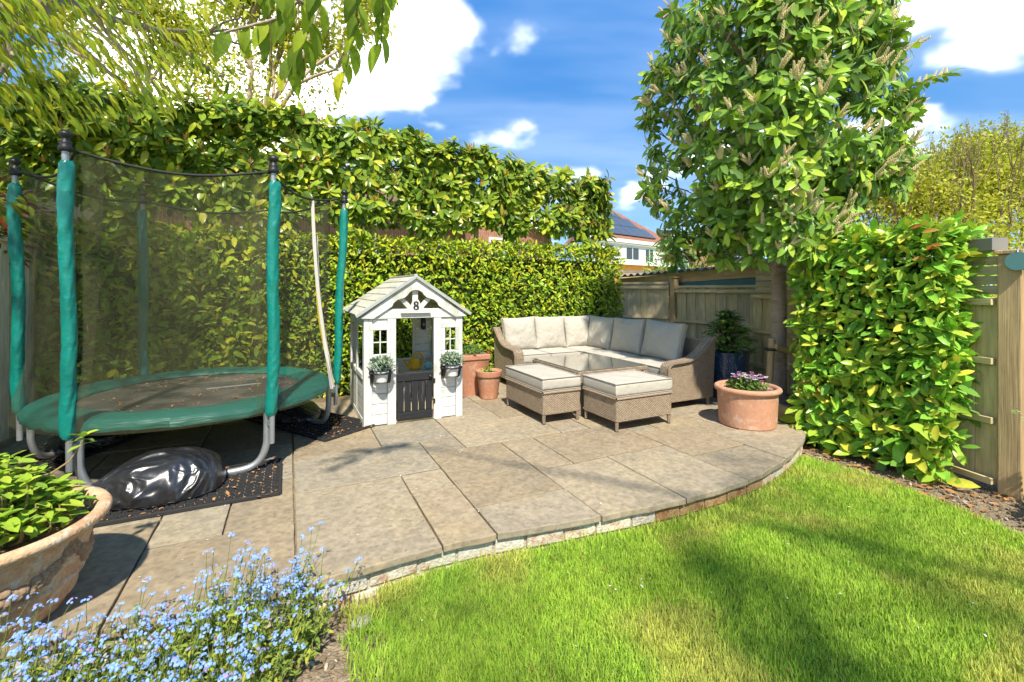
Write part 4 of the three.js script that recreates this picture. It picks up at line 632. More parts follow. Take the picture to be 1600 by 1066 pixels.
function sandbag(label, cu, cv, L, Wd, Ht, ang, seed) {
  const t = thing('sandbag', label, 'sandbag', [cu, 0, cv]);
  const g0 = new THREE.IcosahedronGeometry(1, 44); g0.deleteAttribute('uv'); g0.deleteAttribute('normal'); const g = mergeVertices(g0, 1e-5), p = g.attributes.position;
  for (let i = 0; i < p.count; i++) {
    let x = p.getX(i), y = p.getY(i), z = p.getZ(i); const sg = (q, e) => Math.sign(q) * pow(abs(q), e);
    const taper = 1 - 0.45 * sstep(0.15, -1, x) * 1, hump = 1 - 0.45 * sstep(0.1, -1.0, x);
    const cr = 1 - abs(2 * fbm(x * 2.6 + 7 + seed, z * 4.5 + y * 3 + 11, 3) - 1), fold = 0.08 * cr * cr + 0.05 * (1 - abs(2 * fbm(x * 1.6 + 3 + seed, z * 3.2 + y * 1.2 + 5, 3) - 1)) + 0.10 * (1 - abs(2 * fbm(atan2(z, x) * 2.2 + 9 + y * 0.6, y * 0.8 + seed, 3) - 1)) * sstep(0.55, 0.0, y) + 0.05 * (fbm(x * 6 + seed, z * 6 + y * 5 + 9, 3) - 0.5), k = 0.95 + fold;
    const wx = x * 2.3 + 0.8 * fbm(z * 3 + 4, y * 3 + seed, 2), wz = z * 3.1 + y * 1.7 + 0.8 * fbm(x * 3 + 9, y * 2 + seed, 2), r1 = 1 - abs(2 * vn(wx * 1.7 + 20 + seed, wz * 1.3 + 20) - 1), r2 = 1 - abs(2 * vn(wx * 3.6 + 40, wz * 2.8 + 30 + seed) - 1), cru = (0.055 * pow(r1, 3) + 0.035 * pow(r2, 2.5)) * (0.45 + 0.55 * sstep(0.7, 0.1, y));
    x = sg(x, 0.8) * L / 2 * (0.97 + 0.08 * fold); z = sg(z, 0.85) * Wd / 2 * taper * (k + cru * 1.6); y = y > 0 ? pow(y, 0.75) * Ht * hump * (k + cru) : -0.012 * abs(y);
    p.setXYZ(i, x, max(0.024, y + 0.03), z);
  }
  g.computeVertexNormals(); part(t, 'bag', planar(g, 1.2).rotateY(ang).translate(cu, 0, -cv), M.bag);
  const gg = t.children[0].geometry; { const q = gg.clone(); q.deleteAttribute('uv'); q.deleteAttribute('normal'); const m = mergeVertices(q, 1e-4); m.computeVertexNormals(); t.children[0].geometry = planarKeep(m); }
  part(t, 'knot', new THREE.TorusKnotGeometry(0.020, 0.008, 40, 6).scale(1, 0.6, 1).rotateY(ang).translate(cu + cos(ang) * L * 0.06 + sin(ang) * Wd * 0.5, 0.04, -cv + -sin(ang) * L * 0.06 + cos(ang) * Wd * 0.5), M.bag);
}
function planarKeep(g) { const p = g.attributes.position, uv = new Float32Array(p.count * 2); for (let i = 0; i < p.count; i++) { uv[2 * i] = p.getX(i) * 1.3; uv[2 * i + 1] = (p.getY(i) + p.getZ(i)) * 1.3; } g.setAttribute('uv', new THREE.BufferAttribute(uv, 2)); return g; }
sandbag('large crumpled black sandbag weighing down the trampoline leg in the sun', -0.74, 3.545, 0.74, 0.46, 0.22, 0.03, 1);
sandbag('smaller black sandbag on the leg beside the white playhouse', 0.06, 5.0, 0.62, 0.40, 0.15, 122 * PI / 180, 5);
sandbag('black sandbag in the shade below the far side of the trampoline', -1.48, 4.90, 0.66, 0.42, 0.16, 62 * PI / 180, 9);

// ------------------------------------------------------------------ playhouse
const PH = thing('playhouse', 'white painted wooden playhouse with black half door and number 8 on its gable', 'playhouse', [1.1, 0, 4.95]);
{
  const U0 = 0.62, U1 = 1.58, VF = 4.39, VB = 5.45, H0 = 0.02, HW = 1.0;
  const b = (name, ...a) => part(PH, name, box(...a), M.paint);
  const front = (name, u0, u1, y0, y1, d0, d1, g) => part(PH, name, box(u0, u1, y0, y1, VF + d0, VF + d1, 0.004, g), M.paint);
  // corner posts and door posts, front
  for (const [u0, u1] of [[0.62, 0.695], [0.835, 0.915], [1.283, 1.36], [1.51, 1.58]]) front('post', u0, u1, 0, HW, -0.012, 0.012, 1);
  // lap boards below and above the windows
  for (const [u0, u1, k] of [[0.697, 0.833, 0], [1.362, 1.508, 1]]) {
    for (let i = 0; i < 6; i++) front('plank', u0, u1, 0.01 + i * 0.098, 0.01 + (i + 1) * 0.098 - 0.004, 0.001, 0.011, 0);
    front('plank', u0, u1, 0.60, 0.672, 0.001, 0.011, 0); front('plank', u0, u1, 0.925, HW, 0.001, 0.011, 0);
    const w0 = k ? 1.356 : 0.668, w1 = k ? 1.535 : 0.862, y0 = 0.632, y1 = 0.948, wn = part(PH, 'window', box(w0, w1, y1 - 0.05, y1, VF - 0.030, VF - 0.0125, 0.004, 0), M.paint);
    const f = (nm, ...a) => part(wn, nm, box(...a), M.paint);
    f('frame', w0, w1, y0, y0 + 0.04, VF - 0.030, VF - 0.0125, 0.006, 0); f('frame', w0, w0 + 0.036, y0 + 0.041, y1 - 0.051, VF - 0.030, VF - 0.0125, 0.004, 1); f('frame', w1 - 0.036, w1, y0 + 0.041, y1 - 0.051, VF - 0.030, VF - 0.0125, 0.004, 1);
    const um = (w0 + w1) / 2, ym = (y0 + y1 - 0.01) / 2; f('glazing_bar', um - 0.006, um + 0.006, y0 + 0.041, y1 - 0.051, VF - 0.026, VF - 0.016, 0.002, 1); f('glazing_bar', w0 + 0.037, um - 0.007, ym - 0.006, ym + 0.006, VF - 0.025, VF - 0.017, 0.002, 0); f('glazing_bar', um + 0.007, w1 - 0.037, ym - 0.006, ym + 0.006, VF - 0.025, VF - 0.017, 0.002, 0);
  }
  // header over the door
  front('header', 0.60, 1.60, HW + 0.002, 1.092, -0.014, 0.010, 0);
  // scalloped barge boards
  const L = [[0.585, 1.012], [0.70, 1.006], [0.872, 1.118], [0.888, 1.150], [0.92, 1.178], [0.99, 1.20], [1.02, 1.225], [1.038, 1.252], [1.07, 1.270], [1.099, 1.274], [1.099, 1.392]];
  for (const m of [0, 1]) { const pts = m ? L.map(([x, y]) => [2.2 - x, y]).reverse() : L; part(PH, 'barge_board', extrudeUV(pts.slice().reverse().map((q) => q), 0.016, 0.002, VF - 0.016 - 0.0), M.paint); }
  // sunburst and number plate
  part(PH, 'sunburst_ray', bar(V(1.1, 1.15, VF + 0.006), V(1.1, 1.285, VF + 0.006), 0.055, 0.012, V(0, 0, -1)), M.paint);
  for (const s of [-1, 1]) part(PH, 'sunburst_ray', bar(V(1.1 + s * 0.05, 1.10, VF + 0.006), V(1.1 + s * 0.165, 1.225, VF + 0.006), 0.045, 0.012, V(0, 0, -1)), M.paint);
  part(PH, 'number_plate', extrudeUV([[0.985, 1.062], [1.215, 1.062], [1.150, 1.125], [1.125, 1.175], [1.1, 1.19], [1.075, 1.175], [1.05, 1.125]], 0.014, 0.001, VF - 0.018), M.paint);
  part(PH, 'ledge', box(0.955, 1.245, 1.050, 1.062, VF - 0.044, VF - 0.015, 0.003, 0), M.paint);
  const font = await new FontLoader().loadAsync('fonts/droid/droid_serif_bold.typeface.json');
  const tg = new TextGeometry('8', { font, size: 0.078, depth: 0.006, curveSegments: 8, bevelEnabled: false }); tg.computeBoundingBox(); const bb = tg.boundingBox;
  part(PH, 'number', tg.translate(1.1 - (bb.min.x + bb.max.x) / 2, 1.085, -(VF - 0.0345)), M.ink);
  // half door
  const D0 = 0.925, D1 = 1.275, door = part(PH, 'door', box(D0, D1, 0.398, 0.47, VF - 0.008, VF + 0.014, 0.004, 0), M.black);
  part(door, 'rail', box(D0, D1, 0.03, 0.10, VF - 0.008, VF + 0.014, 0.004, 0), M.black);
  for (let i = 0; i < 5; i++) part(door, 'plank', box(D0 + 0.003 + i * 0.0692, D0 + (i + 1) * 0.0692 - 0.003, 0.102, 0.396, VF + 0.000 + 0.003 * (i % 2), VF + 0.012 + 0.003 * (i % 2), 0.004, 1), M.black);
  part(door, 'handle', new THREE.SphereGeometry(0.014, 14, 10).scale(1.4, 1, 1).translate(D1 - 0.03, 0.432, -(VF - 0.022)), M.plastic);
  for (const y of [0.16, 0.36]) part(door, 'hinge', box(D1 + 0.001, D1 + 0.02, y, y + 0.045, VF - 0.018, VF - 0.0125, 0.001), M.plastic);
  // side walls: posts, rails, lap boards below a wide opening
  for (const [s, uA, uB] of [[-1, 0.622, 0.642], [1, 1.558, 1.578]]) {
    for (const [v0, v1] of [[VF + 0.013, VF + 0.09], [VF + 0.50, VF + 0.56], [VB - 0.08, VB - 0.013]]) b('post', uA, uB, 0.0, HW, v0, v1, 0.004, 1);
    for (const [v0, v1] of [[VF + 0.092, VF + 0.498], [VF + 0.562, VB - 0.082]]) { for (let i = 0; i < 5; i++) b('plank', uA + 0.005, uB - 0.005, 0.06 + i * 0.074, 0.06 + (i + 1) * 0.074 - 0.004, v0, v1, 0.003, 2); b('rail', uA, uB, 0.0, 0.056, v0, v1, 0.004, 2); b('rail', uA - 0.006, uB + 0.006, 0.432, 0.48, v0, v1, 0.004, 2); b('rail', uA, uB, 0.93, HW, v0, v1, 0.004, 2); if (s > 9) for (let i = 0; i < 5; i++) b('plank', uA + 0.005, uB - 0.005, 0.484 + i * 0.088, 0.484 + (i + 1) * 0.088 - 0.004, v0, v1, 0.003, 2); }
    b('eave_beam', uA - 0.004, uB + 0.004, HW + 0.001, HW + 0.05, VF + 0.012, VB, 0.004, 2);
  }
  // back wall: lap boards, with an open window
  for (let i = 0; i < 5; i++) b('plank', 0.645, 1.555, 0.02 + i * 0.083, 0.02 + (i + 1) * 0.083 - 0.004, VB - 0.012, VB - 0.002, 0.003, 0);
  for (let i = 0; i < 6; i++) b('plank', 1.365, 1.555, 0.436 + i * 0.093, 0.436 + (i + 1) * 0.093 - 0.004, VB - 0.012, VB - 0.002, 0.003, 0);
  b('window_frame', 0.645, 1.36, 0.435, 0.465, VB - 0.02, VB, 0.003, 0); b('window_frame', 0.645, 1.36, 0.945, 0.99, VB - 0.02, VB, 0.003, 0); b('window_frame', 1.328, 1.362, 0.467, 0.943, VB - 0.02, VB, 0.003, 1); b('window_frame', 0.645, 0.69, 0.467, 0.943, VB - 0.02, VB, 0.003, 1);
  b('header', 0.645, 1.555, 0.992, 1.06, VB - 0.015, VB, 0.003, 0);
  const gb = [[0.62, 1.062], [1.58, 1.062], [1.1, 1.385]]; part(PH, 'gable_board', extrudeUV(gb, 0.012, 0, VB), M.paint);
  part(PH, 'floor_board', box(0.645, 1.555, 0.004, 0.018, VF + 0.015, VB - 0.02, 0.002, 0), M.wood2);
  // roof: six lapped boards on each slope, a ridge capping, grey edge strips
  const E0 = V(0.545, 1.035, 0), RG = V(1.1, 1.405, 0);
  for (const s of [1, -1]) {
    const n = 6; for (let i = 0; i < n; i++) {
      const a = i / n, c = (i + 1) / n + 0.02, p = E0.clone().lerp(RG, a), q = E0.clone().lerp(RG, min(c, 1.0)); const X = (u) => s > 0 ? u : 2.2 - u, lift = 0.010;
      const mid = (w, e) => V(X(w.x), w.y + e, 4.97); const A = mid(p, lift), B = mid(q, 0.0), d = B.clone().sub(A), len = d.length(); d.normalize();
      const g = planar(new RoundedBoxGeometry(len, 0.012, 1.24, 1, 0.003), 1, 2, uvr() * 3, uvr() * 3); g.applyMatrix4(new THREE.Matrix4().makeBasis(d, new THREE.Vector3(-d.y * Math.sign(d.x), abs(d.x), 0), new THREE.Vector3(0, 0, 1).multiplyScalar(Math.sign(d.x) || 1)).setPosition(A.clone().add(B).multiplyScalar(0.5)));
      part(PH, 'roof_board', g, M.paintRoof);
    }
    const X = (u) => s > 0 ? u : 2.2 - u; part(PH, 'roof_edge', bar(V(X(0.545), 1.030, 4.343), V(X(1.1), 1.402, 4.343), 0.022, 0.03, V(0, 1, 0)), M.paintGrey);
  }
  part(PH, 'ridge_cap', box(1.085, 1.115, 1.408, 1.424, 4.35, 5.59, 0.003, 2), M.paintRoof);
  // inside: play telephone, play kitchen shelf with hob, bench with toys
  const tel = part(PH, 'play_telephone', box(1.43, 1.485, 0.80, 0.94, VB - 0.05, VB - 0.013, 0.012), M.plastic); part(tel, 'earpiece', box(1.435, 1.48, 0.90, 0.945, VB - 0.07, VB - 0.051, 0.010), M.ink); part(tel, 'mouthpiece', box(1.435, 1.48, 0.795, 0.835, VB - 0.07, VB - 0.051, 0.010), M.ink); part(tel, 'label_plate', box(1.447, 1.468, 0.845, 0.868, VB - 0.054, VB - 0.0505, 0.001), M.paintGrey);
  const kit = part(PH, 'play_kitchen', box(0.70, 1.10, 0.40, 0.425, 5.12, 5.42, 0.004, 0), M.paint); part(kit, 'hob', box(0.72, 1.06, 0.4265, 0.448, 5.15, 5.40, 0.006), M.black); for (const u of [0.80, 0.97]) part(kit, 'hob_ring', new THREE.TorusGeometry(0.05, 0.008, 8, 24).rotateX(PI / 2).translate(u, 0.452, -5.28), M.ink);
  for (const [u, v] of [[0.71, 5.13], [1.07, 5.13], [0.71, 5.39], [1.07, 5.39]]) part(kit, 'leg', box(u, u + 0.025, 0.019, 0.399, v, v + 0.025, 0.003, 1), M.paint); part(kit, 'apron', box(0.737, 1.068, 0.34, 0.398, 5.125, 5.14, 0.003, 0), M.paint);
  part(kit, 'tap', tube([V(0.74, 0.425, 5.02 + 0.3), V(0.74, 0.53, 5.32), V(0.75, 0.56, 5.28), V(0.75, 0.53, 5.24)], 0.012, 14, 8), M.plastic);
  const sh = part(PH, 'bench', box(1.12, 1.54, 0.34, 0.36, 5.05, 5.40, 0.004, 0), M.paint); for (const u of [1.14, 1.49]) part(sh, 'leg', box(u, u + 0.03, 0.019, 0.338, 5.08, 5.11, 0.003, 1), M.paint);
}
{
  const w = thing('toy_watering_can', 'yellow plastic toy watering can on the bench inside the playhouse', 'toy', [1.30, 0.36, 5.2]);
  part(w, 'body', lathe([[0, 0.361], [0.062, 0.362], [0.066, 0.39], [0.058, 0.47], [0.045, 0.49], [0.03, 0.495], [0, 0.495]], [1.30, 0, 5.2], 24), M.yellow);
  part(w, 'spout', limb([V(1.255, 0.39, 5.2), V(1.20, 0.44, 5.19), V(1.165, 0.475, 5.18)], 0.022, 0.012, 8, 10), M.yellow);
  part(w, 'handle', tube([V(1.28, 0.49, 5.2), V(1.32, 0.545, 5.2), V(1.375, 0.535, 5.2), V(1.40, 0.47, 5.2), V(1.362, 0.40, 5.2)], 0.012, 24, 8), M.yellow);
  const ball = thing('toy_ball', 'small teal and white toy ball next to the yellow watering can', 'ball', [1.43, 0.36, 5.12]);
  part(ball, 'shell', new THREE.SphereGeometry(0.05, 24, 16).translate(1.43, 0.411, -5.12), M.teal); part(ball, 'stripe', new THREE.TorusGeometry(0.0495, 0.004, 8, 30).rotateX(0.9).translate(1.43, 0.411, -5.12), M.white);
}
function smallPlant(t, rng, c, r, h, n, len, mats, geos, flat = 0.3) {
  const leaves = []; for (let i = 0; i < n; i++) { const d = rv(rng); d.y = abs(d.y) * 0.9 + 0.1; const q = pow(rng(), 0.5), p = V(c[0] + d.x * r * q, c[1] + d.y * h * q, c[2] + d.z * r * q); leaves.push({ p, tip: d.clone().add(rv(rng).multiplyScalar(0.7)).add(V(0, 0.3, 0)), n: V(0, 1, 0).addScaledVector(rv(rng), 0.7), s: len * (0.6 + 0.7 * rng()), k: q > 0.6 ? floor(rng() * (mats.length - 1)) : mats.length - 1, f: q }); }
  return leaves;
}
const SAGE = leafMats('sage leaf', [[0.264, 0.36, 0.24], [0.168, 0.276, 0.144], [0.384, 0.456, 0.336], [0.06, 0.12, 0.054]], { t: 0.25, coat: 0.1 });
for (const [u, txt, s] of [[0.765, 'white bucket of grey green leaves on black bracket below the window near the trampoline', 1], [1.445, 'white bucket of grey green leaves on black bracket below the window near the terracotta pots', 2]]) {
  const rng = rngOf(600 + s), v = 4.30, t = thing('wall_planter', txt, 'wall planter', [u, 0.45, v], 'planters hung on the playhouse front');
  part(t, 'ring', new THREE.TorusGeometry(0.075, 0.008, 8, 32).scale(1.25, 1, 1).rotateX(PI / 2).translate(u, 0.512, -v), M.plastic);
  part(t, 'back_bar', box(u - 0.10, u + 0.10, 0.495, 0.525, VFRONT() - 0.012, VFRONT() - 0.001, 0.003), M.plastic);
  for (const x of [-0.078, 0.078]) { part(t, 'bracket', box(u + x - 0.013, u + x + 0.013, 0.40, 0.494, VFRONT() - 0.016, VFRONT() - 0.001, 0.003), M.plastic); part(t, 'bracket', tube([V(u + x, 0.41, VFRONT() - 0.012), V(u + x, 0.43, v + 0.02), V(u + x, 0.495, v - 0.01)], 0.010, 10, 8), M.plastic); }
  part(t, 'bucket', lathe([[0, 0.428], [0.048, 0.428], [0.052, 0.435], [0.064, 0.52], [0.068, 0.525], [0.062, 0.527], [0.058, 0.51], [0, 0.50]], [u, 0, v], 32), M.white);
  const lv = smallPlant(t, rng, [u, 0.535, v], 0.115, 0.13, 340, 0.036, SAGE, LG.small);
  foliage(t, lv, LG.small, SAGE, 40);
}
function VFRONT() { return 4.378; }

// ------------------------------------------------------------------ sofa, ottomans, table
function cushion(w, h, d, puff, seed, pinch = 0.03) {   // w across, h up, d thick; centred
  const g0 = new THREE.BoxGeometry(w, h, d, 36, 36, 6); g0.deleteAttribute('uv'); g0.deleteAttribute('normal'); const g = mergeVertices(g0, 1e-6), p = g.attributes.position;
  for (let i = 0; i < p.count; i++) {
    let x = p.getX(i) / (w / 2), y = p.getY(i) / (h / 2), z = p.getZ(i) / (d / 2);
    const e = 1 - pow(max(abs(x), abs(y)), 6), f = (1 - pow(abs(x), 3)) * (1 - pow(abs(y), 3)), edge = 1 - sstep(0.86, 1, max(abs(x), abs(y))) * 0.12;
    const zz = z * (d / 2) * (1 - puff + puff * (0.25 + 0.75 * f)) * edge + Math.sign(z) * puff * d * 0.18 * (fbm(x * 2 + seed, y * 2 + seed * 3, 3) - 0.5) * f + Math.sign(z) * 0.007 * pow(1 - abs(2 * fbm(x * 2.2 + seed * 7, y * 2.2 + seed * 5 + x * 1.5, 3) - 1), 4) * e;
    const rx = 1 - pinch * (1 - y * y) * abs(x), ry = 1 - pinch * (1 - x * x) * abs(y), round = 1 - 0.02 * pow(abs(z), 4);
    p.setXYZ(i, x * w / 2 * rx * round, y * h / 2 * ry * round, zz);
  }
  g.computeVertexNormals(); const uv = new Float32Array(p.count * 2); for (let i = 0; i < p.count; i++) { uv[2 * i] = p.getX(i) + seed * 0.3; uv[2 * i + 1] = p.getY(i) + p.getZ(i); } g.setAttribute('uv', new THREE.BufferAttribute(uv, 2)); return g;
}
function pipe(w, h, z, r, pinch = 0.03, k = 1) { const P = []; const n = 12; for (let s = 0; s < 4; s++) for (let i = 0; i < n; i++) { const q = i / n * 2 - 1; const [x, y] = [[q, -1], [1, q], [-q, 1], [-1, -q]][s]; const rx = 1 - pinch * (1 - y * y) * abs(x), ry = 1 - pinch * (1 - x * x) * abs(y); P.push(new THREE.Vector3(x * w / 2 * rx * k, y * h / 2 * ry * k, z)); } return new THREE.TubeGeometry(new THREE.CatmullRomCurve3(P, true, 'catmullrom', 0.2), 140, r, 5, true); }
{
  const t = thing('corner_sofa', 'L-shaped woven rattan corner sofa with cream seat and back cushions', 'sofa', [3.7, 0, 5.2]);
  const U0 = 2.60, U1 = 4.25, V0 = 3.60, V1 = 5.86, D = 0.64;
  const wv = (name, ...a) => part(t, name, box(...a), M.weave);
  wv('seat_base', 3.64, U1 - 0.02, 0.10, 0.30, V0 + 0.06, V1 - 0.02, 0.02); wv('seat_base', U0 + 0.06, 3.638, 0.10, 0.30, V1 - D + 0.02, V1 - 0.02, 0.02);
  // backs: slightly leaning boxes with a rolled top
  const back = (a, b, n) => { const dir = b.clone().sub(a).normalize(), m = a.clone().lerp(b, 0.5), L = a.distanceTo(b); const g = planar(new RoundedBoxGeometry(0.07, 0.62, L, 2, 0.03), 1); g.rotateZ(n.x !== 0 ? -0.10 * Math.sign(n.x) : 0); if (n.z !== 0) { g.rotateY(PI / 2); g.rotateX(0.0); const q = new THREE.Matrix4().makeRotationX(0.10 * Math.sign(n.z)); g.applyMatrix4(q); } g.translate(m.x, 0.40, m.z); part(t, 'back', g, M.weave); };
  back(V(U1 - 0.0, 0, V0 + 0.10), V(U1 - 0.0, 0, V1), new THREE.Vector3(1, 0, 0)); back(V(U0 + 0.10, 0, V1 - 0.0), V(U1, 0, V1 - 0.0), new THREE.Vector3(0, 0, -1));
  // arms: a curved panel, low at the front and sweeping up to the back, with a rolled rim
  const prof = [[0, 0.09], [0, 0.40], [0.01, 0.455], [0.04, 0.485], [0.10, 0.495], [0.22, 0.50], [0.36, 0.52], [0.48, 0.575], [0.58, 0.66], [0.66, 0.73], [0.69, 0.735], [0.705, 0.70], [0.66, 0.09]];
  const armG = (thick) => { const sh = new THREE.Shape(prof.map(([x, y]) => new THREE.Vector2(x, y))); const g = new THREE.ExtrudeGeometry(sh, { depth: thick, bevelEnabled: true, bevelSize: 0.012, bevelThickness: 0.012, bevelSegments: 2, curveSegments: 4 }); return planar(g, 1); };
  const rim = prof.slice(0, 12);
  { // right section, end nearest the lawn: the profile runs from the seat front (u = 3.60) to the back (u = 4.25)
    const A = armG(0.09); part(t, 'arm', A.translate(3.58, 0, -(V0 + 0.10)), M.weave);
    part(t, 'arm_rim', tube(rim.map(([x, y]) => V(3.58 + x, y, V0 - 0.015)), 0.017, 60, 8), M.weaveRim);
    const B = armG(0.09); B.applyMatrix4(new THREE.Matrix4().makeBasis(new THREE.Vector3(0, 0, -1), new THREE.Vector3(0, 1, 0), new THREE.Vector3(1, 0, 0))); part(t, 'arm', B.translate(U0 + 0.005, 0, -(V1 - 0.66)), M.weave);
    part(t, 'arm_rim', tube(rim.map(([x, y]) => V(U0 - 0.015, y, V1 - 0.66 + x)), 0.017, 60, 8), M.weaveRim);
  }
  for (const [u, v] of [[3.62, 3.62], [4.19, 3.62], [4.2, 4.8], [U0 + 0.05, V1 - 0.62], [U0 + 0.05, V1 - 0.06], [3.5, V1 - 0.62], [4.2, 5.8]]) part(t, 'leg', new THREE.CylinderGeometry(0.020, 0.017, 0.12, 14).translate(u, 0.06, -v), M.footing);
  const put = (g, base, [u, y, v], ry, rx = 0) => { const m = new THREE.Matrix4().makeRotationY(ry).multiply(new THREE.Matrix4().makeRotationX(rx)); m.setPosition(u, y, -v); return g.applyMatrix4(m); };
  // seat cushions lie flat: thickness turned up
  const seat = (w, d, u, v, k) => { const ry = 0, q = [u, 0.375, v]; const c = part(t, 'seat_cushion', put(cushion(w, d, 0.135, 0.18, k, 0.01), 0, q, ry, -PI / 2), M.fabric); for (const z of [-0.055, 0.055]) part(c, 'piping', put(pipe(w, d, z * 1.0, 0.0042, 0.01, 0.992), 0, q, ry, -PI / 2), M.piping); };
  seat(0.60, 0.76, 3.90, 4.09, 1.3); seat(0.60, 0.73, 3.90, 4.845, 2.3); seat(0.60, 0.60, 3.90, 5.52, 3.3); seat(0.46, 0.60, 3.36, 5.52, 4.3); seat(0.46, 0.60, 2.89, 5.52, 5.3);
  // back cushions lean against the backs
  const bc = (w, u, v, ry, k, y = 0.655, roll = 0) => { const q = [u, y, v]; const mk = (g) => { g.rotateZ(roll); return put(g, 0, q, ry, -0.20); }; const c = part(t, 'back_cushion', mk(cushion(w, 0.46, 0.20, 0.62, k, 0.045)), M.fabric); part(c, 'piping', mk(pipe(w, 0.46, 0, 0.0055, 0.045, 1.003)), M.piping); };
  bc(0.50, 2.90, 5.715, 0, 6.1, 0.655, 0.02); bc(0.50, 3.385, 5.71, 0.03, 7.7, 0.655, -0.02); bc(0.46, 3.86, 5.69, -0.08, 8.9, 0.655, 0.015);
  bc(0.50, 4.06, 5.37, -PI / 2 + 0.10, 9.4, 0.655, -0.02); bc(0.58, 4.07, 4.80, -PI / 2, 10.8, 0.66, 0.02); bc(0.62, 4.07, 4.17, -PI / 2 - 0.03, 11.2, 0.66, -0.03);
}
function ottoman(label, u0, u1, v0, v1, seed) {
  const t = thing('ottoman', label, 'ottoman', [(u0 + u1) / 2, 0, (v0 + v1) / 2], 'woven ottomans with cream cushions');
  part(t, 'base', box(u0, u1, 0.085, 0.300, v0, v1, 0.012), M.weave);
  for (const [a, b] of [[[u0, v0], [u1, v0]], [[u1, v0], [u1, v1]], [[u1, v1], [u0, v1]], [[u0, v1], [u0, v0]]]) part(t, 'edge_roll', limb([V(a[0], 0.300, a[1]), V(b[0], 0.300, b[1])], 0.013, 0.013, 4, 8), M.weaveRim);
  for (const a of [u0 + 0.02, u1 - 0.02]) for (const b of [v0 + 0.02, v1 - 0.02]) { const l = part(t, 'leg', new THREE.CylinderGeometry(0.018, 0.015, 0.085, 14).translate(a, 0.0435, -b), M.footing); part(l, 'foot_cap', new THREE.CylinderGeometry(0.0165, 0.0165, 0.008, 14).translate(a, 0.005, -b), M.rubber); }
  const w = u1 - u0 + 0.01, d = v1 - v0 + 0.01, q = (g) => g.rotateX(-PI / 2).translate((u0 + u1) / 2, 0.375, -(v0 + v1) / 2);
  const c = part(t, 'cushion', q(cushion(w, d, 0.125, 0.10, seed, 0.006)), M.fabric);
  for (const z of [-0.056, 0.056]) part(c, 'piping', q(pipe(w, d, z, 0.0045, 0.006, 0.996)), M.piping);
}
ottoman('long woven ottoman with cream cushion next to the small terracotta pot', 2.15, 2.57, 3.74, 4.56, 3.1);
ottoman('woven ottoman with cream cushion standing foremost on the paving before the glass table', 2.62, 3.28, 3.25, 3.76, 5.7);
{
  const t = thing('coffee_table', 'square woven coffee table with dark reflective glass top between sofa and ottomans', 'table', [3.07, 0, 4.32]);
  part(t, 'frame', [box(2.62, 3.53, 0.40, 0.445, 3.84, 3.90, 0.012), box(2.62, 3.53, 0.40, 0.445, 4.76, 4.82, 0.012), box(2.62, 2.68, 0.40, 0.445, 3.902, 4.758, 0.012), box(3.47, 3.53, 0.40, 0.445, 3.902, 4.758, 0.012)], M.weave);
  part(t, 'glass_top', new RoundedBoxGeometry(0.885, 0.008, 0.955, 2, 0.004).translate(3.075, 0.452, -4.33), M.tableGlass);
  for (const u of [2.65, 3.50]) for (const v of [3.87, 4.79]) part(t, 'leg', box(u - 0.028, u + 0.028, 0.0, 0.399, v - 0.028, v + 0.028, 0.008), M.weave);
  part(t, 'under_shelf', box(2.68, 3.47, 0.38, 0.398, 3.90, 4.76, 0.004), M.weave);
}
// ------------------------------------------------------------------ pots and what grows in them
const SHRUB = leafMats('shrub leaf', [[0.188, 0.356, 0.0469], [0.112, 0.244, 0.0375], [0.356, 0.469, 0.0562], [0.0562, 0.131, 0.0281]], { t: 0.3, coat: 0.25 });
const LIME = leafMats('lime leaf', [[0.371, 0.557, 0.0371], [0.254, 0.439, 0.0338], [0.506, 0.624, 0.0506], [0.135, 0.254, 0.0304]], { t: 0.35, coat: 0.25 });
const MOSSY = leafMats('cushion leaf', [[0.14, 0.252, 0.042], [0.084, 0.168, 0.035], [0.21, 0.336, 0.056]], { t: 0.2, coat: 0.1 });
const petal = leafGeo(0.42, { seg: 3, fold: 0.05, curl: 0.1, peak: 0.9 });
function daisy(t, p, n, r, mat, eye, label) { const g = []; for (let i = 0; i < n; i++) { const a = i / n * 2 * PI; g.push(petal.clone().scale(r, r, r).rotateX(PI / 2 - 0.15).rotateY(-a)); } const f = part(t, 'flower', mergeGeometries(g.map(plain)).applyMatrix4(new THREE.Matrix4().lookAt(new THREE.Vector3(), new THREE.Vector3(), V(0, 1, 0))).translate(p.x, p.y, p.z), mat); part(f, 'flower_centre', new THREE.SphereGeometry(r * 0.24, 8, 6).scale(1, 0.5, 1).translate(p.x, p.y + 0.003, p.z), eye); return f; }
